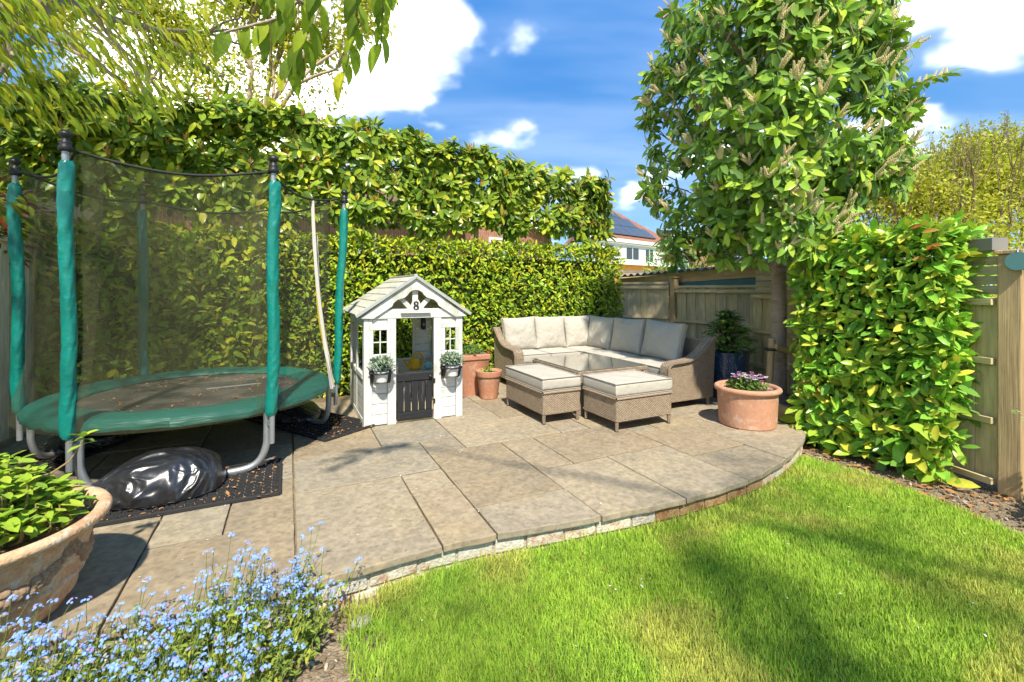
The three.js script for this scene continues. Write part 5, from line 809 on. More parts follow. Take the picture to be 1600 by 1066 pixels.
{
  const rng = rngOf(71), c = [3.92, 0, 2.93];
  const t = thing('terracotta_bowl', 'wide terracotta bowl of pink and white daisies at the patio corner', 'plant pot', c);
  part(t, 'pot', lathe([[0, 0.0], [0.235, 0.0], [0.248, 0.012], [0.262, 0.31], [0.268, 0.315], [0.284, 0.322], [0.292, 0.340], [0.286, 0.358], [0.272, 0.366], [0.248, 0.364], [0.240, 0.345], [0.236, 0.315], [0, 0.31]], c, 72), M.terraPale);
  part(t, 'compost', new THREE.CircleGeometry(0.238, 40).rotateX(-PI / 2).translate(c[0], 0.322, -c[2]), M.soil);
  const d = thing('daisy_plant', 'low clump of pink purple and white daisies growing in the terracotta bowl', 'flowers', [3.9, 0.32, 2.93]);
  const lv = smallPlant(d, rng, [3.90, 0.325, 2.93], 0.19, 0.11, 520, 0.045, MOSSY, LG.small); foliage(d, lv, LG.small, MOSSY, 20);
  const pk = std('pink petal', { color: col(0.50, 0.16, 0.40), roughness: 0.8, transmission: 0.3 }), wh = std('white petal', { color: col(0.80, 0.76, 0.82), roughness: 0.8, transmission: 0.3 }), vi = std('violet petal', { color: col(0.20, 0.16, 0.55), roughness: 0.8, transmission: 0.3 }), ey = std('dark flower eye', { color: col(0.10, 0.03, 0.12), roughness: 0.9 });
  for (let i = 0; i < 46; i++) { const a = i * 2.4, r = 0.165 * sqrt((i + 0.5) / 46), u = 3.90 + r * cos(a), v = 2.93 + r * sin(a) * 0.9, right = u > 3.95; daisy(d, V(u + 0.03, 0.43 + 0.03 * rng() - 0.25 * r * r + (i % 3) * 0.008, v - 0.01), 11, 0.021 + 0.005 * rng(), right ? (rng() < 0.75 ? wh : pk) : (rng() < 0.7 ? pk : wh), ey); }
  for (let i = 0; i < 7; i++) { const u = 3.99 + 0.1 * rng(), v = 2.78 + 0.08 * rng(); daisy(d, V(u, 0.355 + 0.02 * rng(), v), 5, 0.018, vi, ey); }
}
{
  const rng = rngOf(72), c = [4.66, 0, 3.74];
  const t = thing('blue_pot', 'tall glazed dark blue pot between the sofa arm and the tree', 'plant pot', c);
  part(t, 'pot', lathe([[0, 0.0], [0.165, 0.0], [0.175, 0.012], [0.20, 0.16], [0.222, 0.34], [0.234, 0.50], [0.238, 0.535], [0.244, 0.545], [0.240, 0.556], [0.222, 0.556], [0.214, 0.53], [0, 0.50]], c, 64), M.glaze);
  part(t, 'compost', new THREE.CircleGeometry(0.216, 32).rotateX(-PI / 2).translate(c[0], 0.532, -c[2]), M.soil);
  const s = thing('potted_shrub', 'bushy green shrub with feathery leaves growing in the blue pot', 'shrub', [c[0], 0.53, c[2]]);
  const lv = []; for (let i = 0; i < 230; i++) { const a = rng() * 2 * PI, q = pow(rng(), 0.6), y = 0.55 + 0.47 * rng(), rr = (0.34 - 0.30 * pow((y - 0.55) / 0.5, 1.6)) * q; const tip = V(c[0] + rr * cos(a), y, c[2] + rr * sin(a)), dir = V(cos(a) * q, 0.5 - 0.9 * rng() * q, sin(a) * q).normalize(), sd = dir.clone().cross(V(0, 1, 0)).normalize(); for (let k = 0; k < 9; k++) { const ss = k % 2 ? 1 : -1, b = Math.floor(k / 2) / 4; lv.push({ p: tip.clone().addScaledVector(dir, -0.10 + 0.10 * b), tip: dir.clone().addScaledVector(sd, k === 8 ? 0 : ss * 1.1).add(V(0, 0.1 * rng(), 0)), n: V(0, 1, 0).addScaledVector(rv(rng), 0.35), s: 0.068 * (0.7 + 0.6 * rng()), k: q < 0.4 ? 3 : pick(rng, [4, 3, 2.2]), f: q }); } }
  foliage(s, lv, LG.lance, SHRUB, 120);
  const st = []; for (let i = 0; i < 12; i++) { const a = i * 2.4; st.push(limb([V(c[0] + 0.03 * cos(a), 0.52, c[2] + 0.03 * sin(a)), V(c[0] + 0.08 * cos(a), 0.7, c[2] + 0.08 * sin(a)), V(c[0] + 0.14 * cos(a), 0.85, c[2] + 0.14 * sin(a))], 0.008, 0.003, 5, 5)); } part(s, 'stems', st, M.twig).userData.kind = 'stuff';
}
{
  const rng = rngOf(73);
  const t = thing('terracotta_planter', 'tall square terracotta planter behind the playhouse corner', 'plant pot', [2.02, 0, 5.28]);
  const sq = (y, w) => [[-w, -w], [w, -w], [w, w], [-w, w]].map(([a, b]) => [2.02 + a, y, 5.28 + b]);
  const frust = (y0, w0, y1, w1) => { const g = new THREE.CylinderGeometry(w1 * 1.414, w0 * 1.414, y1 - y0, 4, 1).rotateY(PI / 4); return planar(g, 1).translate(2.02, (y0 + y1) / 2, -5.28); };
  part(t, 'pot', frust(0, 0.135, 0.43, 0.168), M.terra); part(t, 'rim', box(1.838, 2.202, 0.428, 0.492, 5.098, 5.462, 0.012), M.terra); part(t, 'compost', box(1.87, 2.17, 0.48, 0.4945, 5.13, 5.43, 0), M.soil);
  const p = thing('geranium_plant', 'cushion of green leaves with pink flowers in the square terracotta planter', 'flowers', [2.02, 0.49, 5.28]);
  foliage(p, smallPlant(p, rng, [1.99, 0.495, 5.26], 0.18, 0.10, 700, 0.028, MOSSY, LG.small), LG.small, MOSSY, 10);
  const pk = std('pink blossom', { color: col(0.72, 0.22, 0.36), roughness: 0.8, transmission: 0.3 }), rd = std('coral blossom', { color: col(0.85, 0.10, 0.035), roughness: 0.8, transmission: 0.3 }), ey = std('yellow flower eye', { color: col(0.5, 0.35, 0.05), roughness: 0.9 });
  for (let i = 0; i < 11; i++) daisy(p, V(1.88 + 0.16 * rng(), 0.60 + 0.05 * rng(), 5.25 + 0.1 * rng()), 6, 0.022, pk, ey);
  for (let i = 0; i < 6; i++) daisy(p, V(2.16 + 0.05 * rng(), 0.50 + 0.05 * rng(), 5.10 + 0.03 * rng()), 6, 0.022, rd, ey); for (let i = 0; i < 3; i++) daisy(p, V(1.98 + 0.04 * rng(), 0.495 + 0.02 * rng(), 5.09), 6, 0.018, rd, ey);
  const t2 = thing('terracotta_pot', 'small tapered terracotta flower pot in front of the square planter', 'plant pot', [2.12, 0, 4.97]);
  part(t2, 'pot', lathe([[0, 0], [0.098, 0], [0.104, 0.008], [0.138, 0.252], [0.148, 0.256], [0.152, 0.268], [0.157, 0.318], [0.152, 0.326], [0.138, 0.325], [0.132, 0.30], [0, 0.28]], [2.12, 0, 4.97], 48), M.terra);
  part(t2, 'compost', new THREE.CircleGeometry(0.134, 28).rotateX(-PI / 2).translate(2.12, 0.30, -4.97), M.soil);
  const s2 = thing('seedling', 'sparse yellow green seedling in the small terracotta pot', 'plant', [2.12, 0.3, 4.97]);
  foliage(s2, smallPlant(s2, rng, [2.10, 0.305, 4.97], 0.085, 0.05, 60, 0.035, LIME, LG.small), LG.small, LIME, 10);
  part(s2, 'stalk', limb([V(2.15, 0.30, 4.96), V(2.16, 0.38, 4.96), V(2.155, 0.46, 4.955)], 0.004, 0.002, 5, 5), M.twig);
}
{
  const rng = rngOf(74), c = [-1.06, 0, 2.47], Z = 0.9;
  const t = thing('ornate_terracotta_pot', 'big weathered terracotta pot with rolled rim and garland relief beside the blue flowers', 'plant pot', c);
  const prof = [[0, 0.0], [0.245, 0.0], [0.262, 0.012], [0.285, 0.06], [0.298, 0.066], [0.302, 0.082], [0.296, 0.092], [0.312, 0.135], [0.326, 0.142], [0.328, 0.158], [0.320, 0.166], [0.334, 0.22], [0.350, 0.29], [0.362, 0.338], [0.376, 0.345], [0.378, 0.356], [0.396, 0.364], [0.418, 0.378], [0.424, 0.396], [0.414, 0.412], [0.390, 0.417], [0.368, 0.408], [0.356, 0.38], [0.352, 0.33], [0, 0.32]].map(([a, b]) => [a * Z, b * Z]);
  part(t, 'pot', lathe(prof, c, 96), M.terraOld);
  part(t, 'compost', new THREE.CircleGeometry(0.318, 40).rotateX(-PI / 2).translate(c[0], 0.318, -c[2]), M.soil);
  // garlands in relief: swags of fruit hung between rosettes
  const rAt = (y) => Z * lerp(0.322, 0.352, clamp((y / Z - 0.17) / 0.12));
  for (let s = 0; s < 6; s++) {
    const a0 = s * PI / 3 + 0.35, g = []; for (let k = 0; k <= 26; k++) { const q = k / 26, a = a0 + q * PI / 3, y = 0.281 - 0.095 * sin(q * PI), w = 0.010 + 0.014 * sin(q * PI); for (let m = 0; m < 4; m++) { const yy = y + (rng() - 0.5) * w * 2, aa = a + (rng() - 0.5) * 0.04, r = rAt(yy) + 0.002; g.push(new THREE.IcosahedronGeometry(w * (0.45 + 0.4 * rng()), 1).scale(1, 1, 0.8).translate(c[0] + r * cos(aa), yy, -c[2] + r * sin(aa))); } }
    part(t, 'garland', mergeGeometries(g.map(plain)), M.terraOld);
    const r = rAt(0.27), ro = []; for (let k = 0; k < 7; k++) { const b = k / 6 * 2 * PI, rad = k === 6 ? 0 : 0.024; ro.push(new THREE.SphereGeometry(k === 6 ? 0.014 : 0.013, 8, 6).translate(rad * cos(b), rad * sin(b), 0)); }
    part(t, 'rosette', mergeGeometries(ro.map(plain)).applyMatrix4(new THREE.Matrix4().makeRotationY(PI / 2 - a0)).translate(c[0] + r * cos(a0), 0.275, -c[2] + r * sin(a0)), M.terraOld);
  }
  const h = thing('hydrangea_plant', 'lime green leafy hydrangea filling the big weathered terracotta pot', 'shrub', [c[0], 0.36, c[2]]);
  const lv = [], st = []; for (let i = 0; i < 120; i++) { const a = i * 2.4 + rng() * 0.5, q = sqrt((i + 0.5) / 120), r = 0.29 * q, y = 0.355 + 0.26 * (1 - q * q * 0.92) * (0.25 + 0.85 * rng()), p = V(c[0] - 0.02 + r * cos(a), y, c[2] + r * sin(a)); const tall = i === 90; if (tall) p.copy(V(c[0] + 0.25, 0.62, c[2] + 0.16)); st.push(limb([V(c[0] + r * 0.6 * cos(a), 0.315, c[2] + r * 0.6 * sin(a)), p.clone().add(V(0, -0.04, 0)), p], 0.006, 0.003, 5, 5));
    for (let k = 0; k < 9; k++) { const b = k * PI / 2 + (k > 3 ? PI / 4 : 0) + a, d = V(cos(b), k > 3 ? 0.7 : 0.15 - 0.3 * rng(), sin(b)); lv.push({ p: p.clone().add(V(0, k > 3 ? 0.012 : -0.02 * (k % 2), 0)), tip: d, n: V(0, 1, 0).addScaledVector(d, -0.4).addScaledVector(rv(rng), 0.25), s: (k > 3 ? 0.048 : 0.070) * (0.75 + 0.5 * rng()), k: pick(rng, [4, 3, 3, 0.6]), f: q }); } }
  foliage(h, lv, LG.hydrangea, LIME, 300); part(h, 'stems', st, std('woody stem', { color: col(0.32, 0.22, 0.11), roughness: 0.9 })).userData.kind = 'stuff';
}

// ------------------------------------------------------------------ buildings beyond the hedges
// a wall from a to b (u, v), with windows as parts
function wallFrame(t, a, b, y0, y1, mat, name = 'wall') { const g = bar(V(a[0], (y0 + y1) / 2, a[1]), V(b[0], (y0 + y1) / 2, b[1]), 0.25, y1 - y0, V(0, 1, 0), 0); return part(t, name, g, mat); }
function windowOn(t, a, b, s, w, y0, y1, bars, out = 0.14) {
  const A = V(a[0], 0, a[1]), B = V(b[0], 0, b[1]), d = B.clone().sub(A).normalize(), n = d.clone().cross(V(0, 1, 0)); if (n.dot(camera.position.clone().sub(A)) < 0) n.negate();
  const P = (x, y, o) => A.clone().addScaledVector(d, x).addScaledVector(n, o).setY(y), f = part(t, 'window', bar(P(s, y0, out), P(s + w, y0, out), 0.10, 0.09, V(0, 1, 0), 0), M.trim);
  part(f, 'frame', bar(P(s, y1, out), P(s + w, y1, out), 0.08, 0.08, V(0, 1, 0), 0), M.trim);
  for (let i = 0; i <= bars; i++) part(f, 'frame', bar(P(s + 0.035 + (w - 0.07) * i / bars, y0 + 0.046, out), P(s + 0.035 + (w - 0.07) * i / bars, y1 - 0.041, out), 0.07, 0.07, d, 0), M.trim);
  for (let i = 0; i < bars; i++) part(f, 'pane', bar(P(s + 0.071 + (w - 0.07) * i / bars, (y0 + y1) / 2, out - 0.005), P(s - 0.001 + (w - 0.07) * (i + 1) / bars, (y0 + y1) / 2, out - 0.005), 0.012, y1 - y0 - 0.088, V(0, 1, 0), 0), M.pane);
  return f;
}
function quad(pts, mat, s = 1) { // a slab of roof through four points, 8 cm thick
  const [a, b, c, d] = pts, n = b.clone().sub(a).cross(d.clone().sub(a)).normalize(); if (n.y < 0) n.negate(); const e = n.clone().multiplyScalar(0.08), L = a.distanceTo(b), H = a.distanceTo(d);
  const g = new THREE.BufferGeometry(), pos = [], uv = [], idx = []; for (const o of [new THREE.Vector3(), e]) for (const p of [a, b, c, d]) pos.push(p.x + o.x, p.y + o.y, p.z + o.z); uv.push(0, 0, L * s, 0, L * s, H * s, 0, H * s, 0, 0, L * s, 0, L * s, H * s, 0, H * s);
  idx.push(0, 2, 1, 0, 3, 2, 4, 5, 6, 4, 6, 7, 0, 1, 5, 0, 5, 4, 1, 2, 6, 1, 6, 5, 2, 3, 7, 2, 7, 6, 3, 0, 4, 3, 4, 7); g.setAttribute('position', new THREE.Float32BufferAttribute(pos, 3)); g.setAttribute('uv', new THREE.Float32BufferAttribute(uv, 2)); g.setIndex(idx); const q = g.toNonIndexed(); q.computeVertexNormals(); return q;
}
{ // brick house glimpsed under the trained trees
  const a = [-3.4, 12.2], b = [9.6, 16.2], t = thing('brick_house', 'red brick house with white gutter and windows glimpsed beneath the trained laurel trees', 'house', [3, -0.2, 14]);
  wallFrame(t, a, b, -0.2, 3.55, M.redbrick);
  const dx = [(b[0] - a[0]), (b[1] - a[1])], L = hypot(...dx), nx = -dx[1] / L, nv = dx[0] / L, O = (p, k) => [p[0] + nx * k, p[1] + nv * k];
  const fa = O(a, -0.5), fb = O(b, -0.5), ra = O(a, 4), rb = O(b, 4);
  part(t, 'roof', quad([V(fa[0], 3.62, fa[1]), V(fb[0], 3.62, fb[1]), V(rb[0], 5.6, rb[1]), V(ra[0], 5.6, ra[1])], M.tiles), M.tiles);
  part(t, 'fascia', bar(V(fa[0], 3.56, fa[1]), V(fb[0], 3.56, fb[1]), 0.03, 0.2), M.trim); const gu = O(a, -0.58), gv = O(b, -0.58); part(t, 'gutter', limb([V(gu[0], 3.64, gu[1]), V(gv[0], 3.64, gv[1])], 0.055, 0.055, 2, 10), M.trim);
  for (const s of [2.2, 4.9, 7.4, 10.2]) windowOn(t, a, b, s, 1.5, 1.5, 2.75, 3);
}
{ // gable of another brick house
  const t = thing('brick_house', 'orange brick gable with white barge boards behind the end of the trained row', 'house', [7, -0.2, 17]);
  const a = [5.0, 13.4], b = [7.6, 13.9]; wallFrame(t, a, b, -0.2, 3.3, M.redbrick);
  part(t, 'gable', extrudeUV([[5.0, 3.3], [7.6, 3.3], [6.3, 4.3]], 0.2, 0, 13.75), M.redbrick);
  part(t, 'barge_board', bar(V(4.8, 3.18, 13.5), V(6.3, 4.4, 13.5), 0.05, 0.18), M.trim); part(t, 'barge_board', bar(V(6.3, 4.4, 13.5), V(7.8, 3.18, 13.5), 0.05, 0.18), M.trim);
  windowOn(t, a, b, 0.7, 1.2, 2.0, 2.9, 2);
}
{ // white house with solar panels: seen between the trained row and the standard laurel
  const t = thing('white_house', 'white rendered house with red tiled hip roof carrying a bank of solar panels', 'house', [18, -0.2, 24]);
  // camera-facing wall, described by metres to the right (x) and ahead (d) of the camera
  const W = (x, d, y) => new THREE.Vector3().addScaledVector(RGT, x).addScaledVector(FWD, d).setY(y), uvw = (x, d) => { const p = W(x, d, 0); return [p.x, -p.z]; };
  const K = 1.5, a = uvw(4.3 * K, 24.3 * K), b = uvw(10.3 * K, 29.5 * K); wallFrame(t, a, b, -0.2, 5.4, M.render);
  const e0 = W(3.9 * K, 23.7 * K, 5.45), e1 = W(10.75 * K, 29.6 * K, 5.45), r0 = W(5.2 * K, 28.6 * K, 8.9), r1 = W(6.6 * K, 29.8 * K, 8.9), bk = W(3.4 * K, 31 * K, 5.45), bk1 = W(9.6 * K, 34 * K, 5.45);
  part(t, 'roof', quad([e0, e1, r1, r0], M.tilesRed), M.tilesRed); part(t, 'roof', quad([bk, e0, r0, r0.clone().add(W(0.02, 0.02, 0))], M.tilesRed), M.tilesRed); part(t, 'roof', quad([e1, bk1, r1.clone().add(W(0.02, 0.02, 0)), r1], M.tilesRed), M.tilesRed);
  part(t, 'fascia', bar(W(3.9 * K, 23.62 * K, 5.36), W(10.75 * K, 29.52 * K, 5.36), 0.05, 0.3), M.trim);
  const eu = e1.clone().sub(e0).normalize(), up = r0.clone().lerp(r1, 0.5).sub(e0.clone().lerp(e1, 0.5)); const upn = up.clone().addScaledVector(eu, -up.dot(eu)).normalize(), nn = eu.clone().cross(upn); if (nn.y < 0) nn.negate();
  for (let r = 0; r < 3; r++) for (let c = 0; c < 6 - r; c++) { const p = e0.clone().addScaledVector(eu, 3.0 + 0.35 * r + c * 1.32).addScaledVector(upn, 1.35 + r * 1.62).addScaledVector(nn, 0.19); const g = new THREE.BoxGeometry(1.28, 1.56, 0.05).applyMatrix4(new THREE.Matrix4().makeBasis(eu, upn, nn).setPosition(p)); part(t, 'solar_panel', g, M.solar); }
  for (const [s, w, y0, y1, n] of [[1.6, 1.0, 3.75, 4.95, 1], [4.2, 2.0, 3.8, 4.9, 2], [7.1, 1.4, 3.8, 4.9, 2], [10.3, 0.75, 3.7, 4.6, 1]]) windowOn(t, a, b, s, w, y0, y1, n);
  const x0 = uvw(6.9 * K, 26.3 * K), x1 = uvw(10.0 * K, 28.6 * K); wallFrame(t, uvw(5.4 * K, 23.8 * K), uvw(9.3 * K, 27.2 * K), -0.2, 3.3, M.cedar, 'lean_to_wall'); part(t, 'flat_roof', quad([W(5.0 * K, 23.2 * K, 3.36), W(9.6 * K, 27.0 * K, 3.36), W(9.3 * K, 28.6 * K, 3.7), W(4.7 * K, 24.6 * K, 3.7)], M.felt), M.felt); part(t, 'flat_roof_edge', bar(W(5.0 * K, 23.1 * K, 3.42), W(9.6 * K, 26.9 * K, 3.42), 0.06, 0.42), M.trim);
  const t2 = thing('tiled_house', 'distant red tiled roof with white gable next to the solar panelled house', 'house', [30, -0.2, 40]);
  part(t2, 'roof', quad([W(18.2, 47, 3.4), W(22.5, 48, 3.4), W(22.2, 52, 7.2), W(18.8, 51, 7.2)], M.tilesRed), M.tilesRed); wallFrame(t2, uvw(18.2, 47.4), uvw(22.5, 48.4), -0.2, 3.4, M.render); part(t2, 'barge_board', bar(W(18.1, 46.9, 3.45), W(18.7, 50.9, 7.3), 0.06, 0.4), M.trim);
  const t3 = thing('garage', 'low pale garage with flat roof below the solar panelled house', 'garage', [12, -0.2, 16]);
  wallFrame(t3, uvw(4.2, 17.6), uvw(7.6, 18.4), -0.2, 1.72, M.wood2); part(t3, 'roof_edge', bar(W(4.0, 17.2, 1.78), W(7.7, 18.0, 1.78), 0.08, 0.22), M.woodWarm); part(t3, 'roof', quad([W(4.0, 17.2, 1.9), W(7.7, 18.0, 1.9), W(7.4, 20.5, 1.95), W(3.8, 20, 1.95)], M.felt), M.felt);
}
{ // shed with a corrugated roof just over the fence
  const t = thing('corrugated_shed', 'low shed with wavy corrugated roof and blue green board over the fence', 'shed', [6.4, -0.15, 4.6]);
  const e = [[5.28, 6.55, 1.50], [6.05, 3.0, 1.66]], n = 120, pos = [], idx = [], uv = [];
  for (let i = 0; i <= n; i++) for (let j = 0; j <= 1; j++) for (let k = 0; k < 2; k++) { const q = i / n, u = lerp(e[0][0], e[1][0], q) - 0.12 + j * 2.2, v = lerp(e[0][1], e[1][1], q), y = lerp(e[0][2], e[1][2], q) + 0.022 * sin(i * PI / 2.2) + j * 0.12 + k * 0.008; pos.push(u, y, -v); uv.push(q * 3.5, j * 2.2); }
  for (let i = 0; i < n; i++) for (let k = 0; k < 2; k++) { const a = i * 4 + k, b = a + 2, c = a + 4, d = a + 6; idx.push(a, c, b, c, d, b); } for (let i = 0; i < n; i++) { const a = i * 4; idx.push(a, a + 1, a + 4, a + 4, a + 1, a + 5); }
  const g = new THREE.BufferGeometry(); g.setAttribute('position', new THREE.Float32BufferAttribute(pos, 3)); g.setAttribute('uv', new THREE.Float32BufferAttribute(uv, 2)); g.setIndex(idx); g.computeVertexNormals(); part(t, 'roof', g, M.corr);
  part(t, 'eave_board', bar(V(5.31, 1.40, 6.5), V(6.05, 1.57, 3.05), 0.03, 0.14), M.woodWarm); part(t, 'blue_board', bar(V(5.36, 1.24, 6.3), V(6.08, 1.40, 3.05), 0.03, 0.20), M.bluePaint);
  part(t, 'wall', bar(V(5.40, 0.5, 6.5), V(6.12, 0.5, 3.05), 0.03, 1.3), M.wood); part(t, 'post', box(5.86, 5.95, -0.15, 1.50, 3.45, 3.56, 0.006, 1), M.wood2);
  const t2 = thing('weatherboarded_shed', 'grey weatherboarded shed with flat felt roof beyond the silvered fence', 'shed', [-4, -0.15, 8]);
  const r = rngOf(88); for (let i = 0; i < 24; i++) { const y = -0.1 + i * 0.135; const g = planar(new RoundedBoxGeometry(0.02, 0.15, 3.4, 1, 0.003), 1, 2, r() * 4, r() * 4); g.rotateZ(-0.10).translate(-2.72, y, -8.6); part(t2, 'plank', g, M.wood3); const f = planar(new RoundedBoxGeometry(2.6, 0.15, 0.02, 1, 0.003), 1, 0, r() * 4, r() * 4); f.rotateX(-0.1).translate(-4.04, y, -6.88); part(t2, 'plank', f, M.wood3); }
  part(t2, 'corner_post', box(-2.74, -2.68, -0.15, 3.15, 6.83, 6.90, 0.004, 1), M.woodPale); part(t2, 'roof', box(-5.5, -2.55, 3.16, 3.30, 6.7, 10.4, 0.01), M.felt); part(t2, 'fascia', box(-5.5, -2.55, 3.08, 3.28, 6.64, 6.69, 0.004, 0), M.woodPale); part(t2, 'fascia', box(-2.54, -2.50, 3.08, 3.28, 6.64, 10.4, 0.004, 2), M.woodPale);
}
// ------------------------------------------------------------------ other trees and shrubs
const SHADE = 0.61;
const CHERRY = leafMats('cherry leaf', [[0.444, 0.576, 0.0296], [0.296, 0.437, 0.0263], [0.658, 0.66, 0.0329], [0.198, 0.313, 0.023]], { t: 0.55, coat: 0.2 });
const YOUNG = leafMats('young leaf', [[0.601, 0.601, 0.0429], [0.429, 0.486, 0.0315], [0.66, 0.66, 0.0858], [0.286, 0.358, 0.0286]], { t: 0.5, coat: 0.1 });
const PHOT = leafMats('photinia leaf', [[0.42, 0.05, 0.035], [0.20, 0.26, 0.015], [0.33, 0.10, 0.03], [0.16, 0.20, 0.015]], { t: 0.35, coat: 0.4 });
// a branching tree: limbs split recursively; leaves sit along the last twigs
function growTree(t, rng, base, dirs, { len, r0, depth, bark, shrink = 0.72, spread = 0.6, up = 0.25, leafy }) {
  const ends = [], fine = []; let first = true;
  const rec = (p, d, L, r, k) => {
    const q = p.clone().addScaledVector(d, L * 0.5).addScaledVector(rv(rng), L * 0.06), e = p.clone().addScaledVector(d, L).addScaledVector(rv(rng), L * 0.08), g = limb([p, q, e], r, r * 0.68, k > 2 ? 6 : 4, k > 2 ? 8 : 5, 0.08);
    if (k >= depth - 1) { part(t, first ? 'trunk' : 'branch', g, bark); first = false; } else fine.push(g);
    if (k <= (leafy ?? 1)) ends.push([q, e, d]);
    if (k === 0) return;
    const n = k > depth - 2 ? 3 : 2 + (rng() < 0.5);
    for (let i = 0; i < n; i++) { const nd = d.clone().addScaledVector(rv(rng), spread).add(V(0, up, 0)).normalize(); rec(e, nd, L * shrink * (0.8 + 0.4 * rng()), r * 0.66, k - 1); }
  };
  for (const [b, d, l] of dirs) rec(b, d.clone().normalize(), l ?? len, r0, depth);
  if (fine.length) part(t, 'twigs', fine, bark).userData.kind = 'stuff';
  return ends;
}
{ // tree over the silvered fence, long drooping yellow green leaves
  const rng = rngOf(91), t = thing('cherry_tree', 'leaning tree with rough limbs and hanging yellow green leaves above the trampoline', 'tree', [-2.75, -0.15, 4.4]);
  const lv = [], C = [-1.6, 3.12, 3.95], ends = growTree(t, rng, 0, [[V(-2.75, -0.15, 4.4), V(0.05, 1, 0.05), 2.2], [V(-2.7, 1.6, 4.42), V(0.45, 0.65, 0.25), 1.2], [V(-2.7, 1.9, 4.42), V(0.55, 0.9, 0.15), 1.2], [V(-2.72, 1.8, 4.4), V(0.4, 0.8, -0.35), 0.9], [V(-2.74, 1.5, 4.42), V(0.25, 0.7, 0.5), 1.3]], { r0: 0.075, depth: 4, bark: M.bark, spread: 0.75, up: 0.12 });
  for (const [q, e, d] of ends) { if (e.y < 2.15) continue; for (let k = 0; k < 7; k++) { const p = q.clone().lerp(e, rng() * 1.15).addScaledVector(rv(rng), 0.12); lv.push({ p, tip: d.clone().multiplyScalar(0.4).addScaledVector(rv(rng), 0.8).add(V(0.3, -0.65, 0)), n: V(0, 1, 0).addScaledVector(rv(rng), 0.8), s: 0.105 * (0.6 + 0.7 * rng()), k: pick(rng, [4, 3, 2.4, 1.2]), f: rng() }); } }
  for (let i = 0; i < 3900; i++) { const d = rv(rng), q = pow(rng(), 0.45), p = V(C[0] + d.x * 1.15 * q, C[1] + d.y * 0.80 * q, C[2] + d.z * 0.85 * q), cl = fbm(p.x * 2.2 + 9, p.y * 2.6 - p.z * 1.4 + 30, 3); if (cl < 0.475) continue; lv.push({ p, tip: V(0.45 + 0.5 * rng(), -0.5 - 0.4 * rng(), 0.5 * (rng() - 0.5)), n: V(0.3, 1, -0.3).addScaledVector(rv(rng), 0.6), s: 0.088 * (0.6 + 0.7 * rng()), k: pick(rng, [4, 2.0, 4, 0.6]), f: q }); }
  foliage(t, lv, LG.lance, CHERRY, 300);
}
{ // airy spring tree far behind the hedge
  const rng = rngOf(92), t = thing('spring_tree', 'airy tree with pale branches and small yellow new leaves rising behind the trained laurels', 'tree', [-1.4, -0.2, 10.4]);
  const lv = [], ends = growTree(t, rng, 0, [[V(-1.4, -0.2, 10.4), V(0.02, 1, 0), 3.0], [V(-1.39, 2.9, 10.4), V(0.6, 1, -0.2), 1.5], [V(-1.39, 2.9, 10.4), V(-0.6, 1, -0.2), 1.5]], { r0: 0.075, depth: 5, bark: M.barkPale, spread: 0.62, up: 0.22, shrink: 0.74, leafy: 2 });
  for (const [q, e, d] of ends) for (let k = 0; k < 34; k++) { const p = q.clone().lerp(e, rng() * 1.2).addScaledVector(rv(rng), 0.26); lv.push({ p, tip: rv(rng).add(V(0, -0.3, 0)), n: V(0, 1, 0).addScaledVector(rv(rng), 0.9), s: 0.11 * (0.6 + 0.7 * rng()), k: pick(rng, [4, 3, 2.5, 1]), f: rng() }); }
  for (let i = 0; i < 7000; i++) { const d = rv(rng), q = pow(rng(), 0.5), p = V(-1.5 + d.x * 2.7 * q, 5.4 + d.y * 2.2 * q, 10.4 + d.z * 1.8 * q); if (fbm(p.x * 1.3 + 50, p.y * 1.5 + p.z + 70, 3) < 0.45) continue; lv.push({ p, tip: rv(rng).add(V(0, -0.3, 0)), n: V(0, 1, 0).addScaledVector(rv(rng), 0.9), s: 0.10 * (0.6 + 0.7 * rng()), k: pick(rng, [4, 3, 2.5, 1]), f: rng() }); }
  foliage(t, lv, LG.small, YOUNG, 60);
}
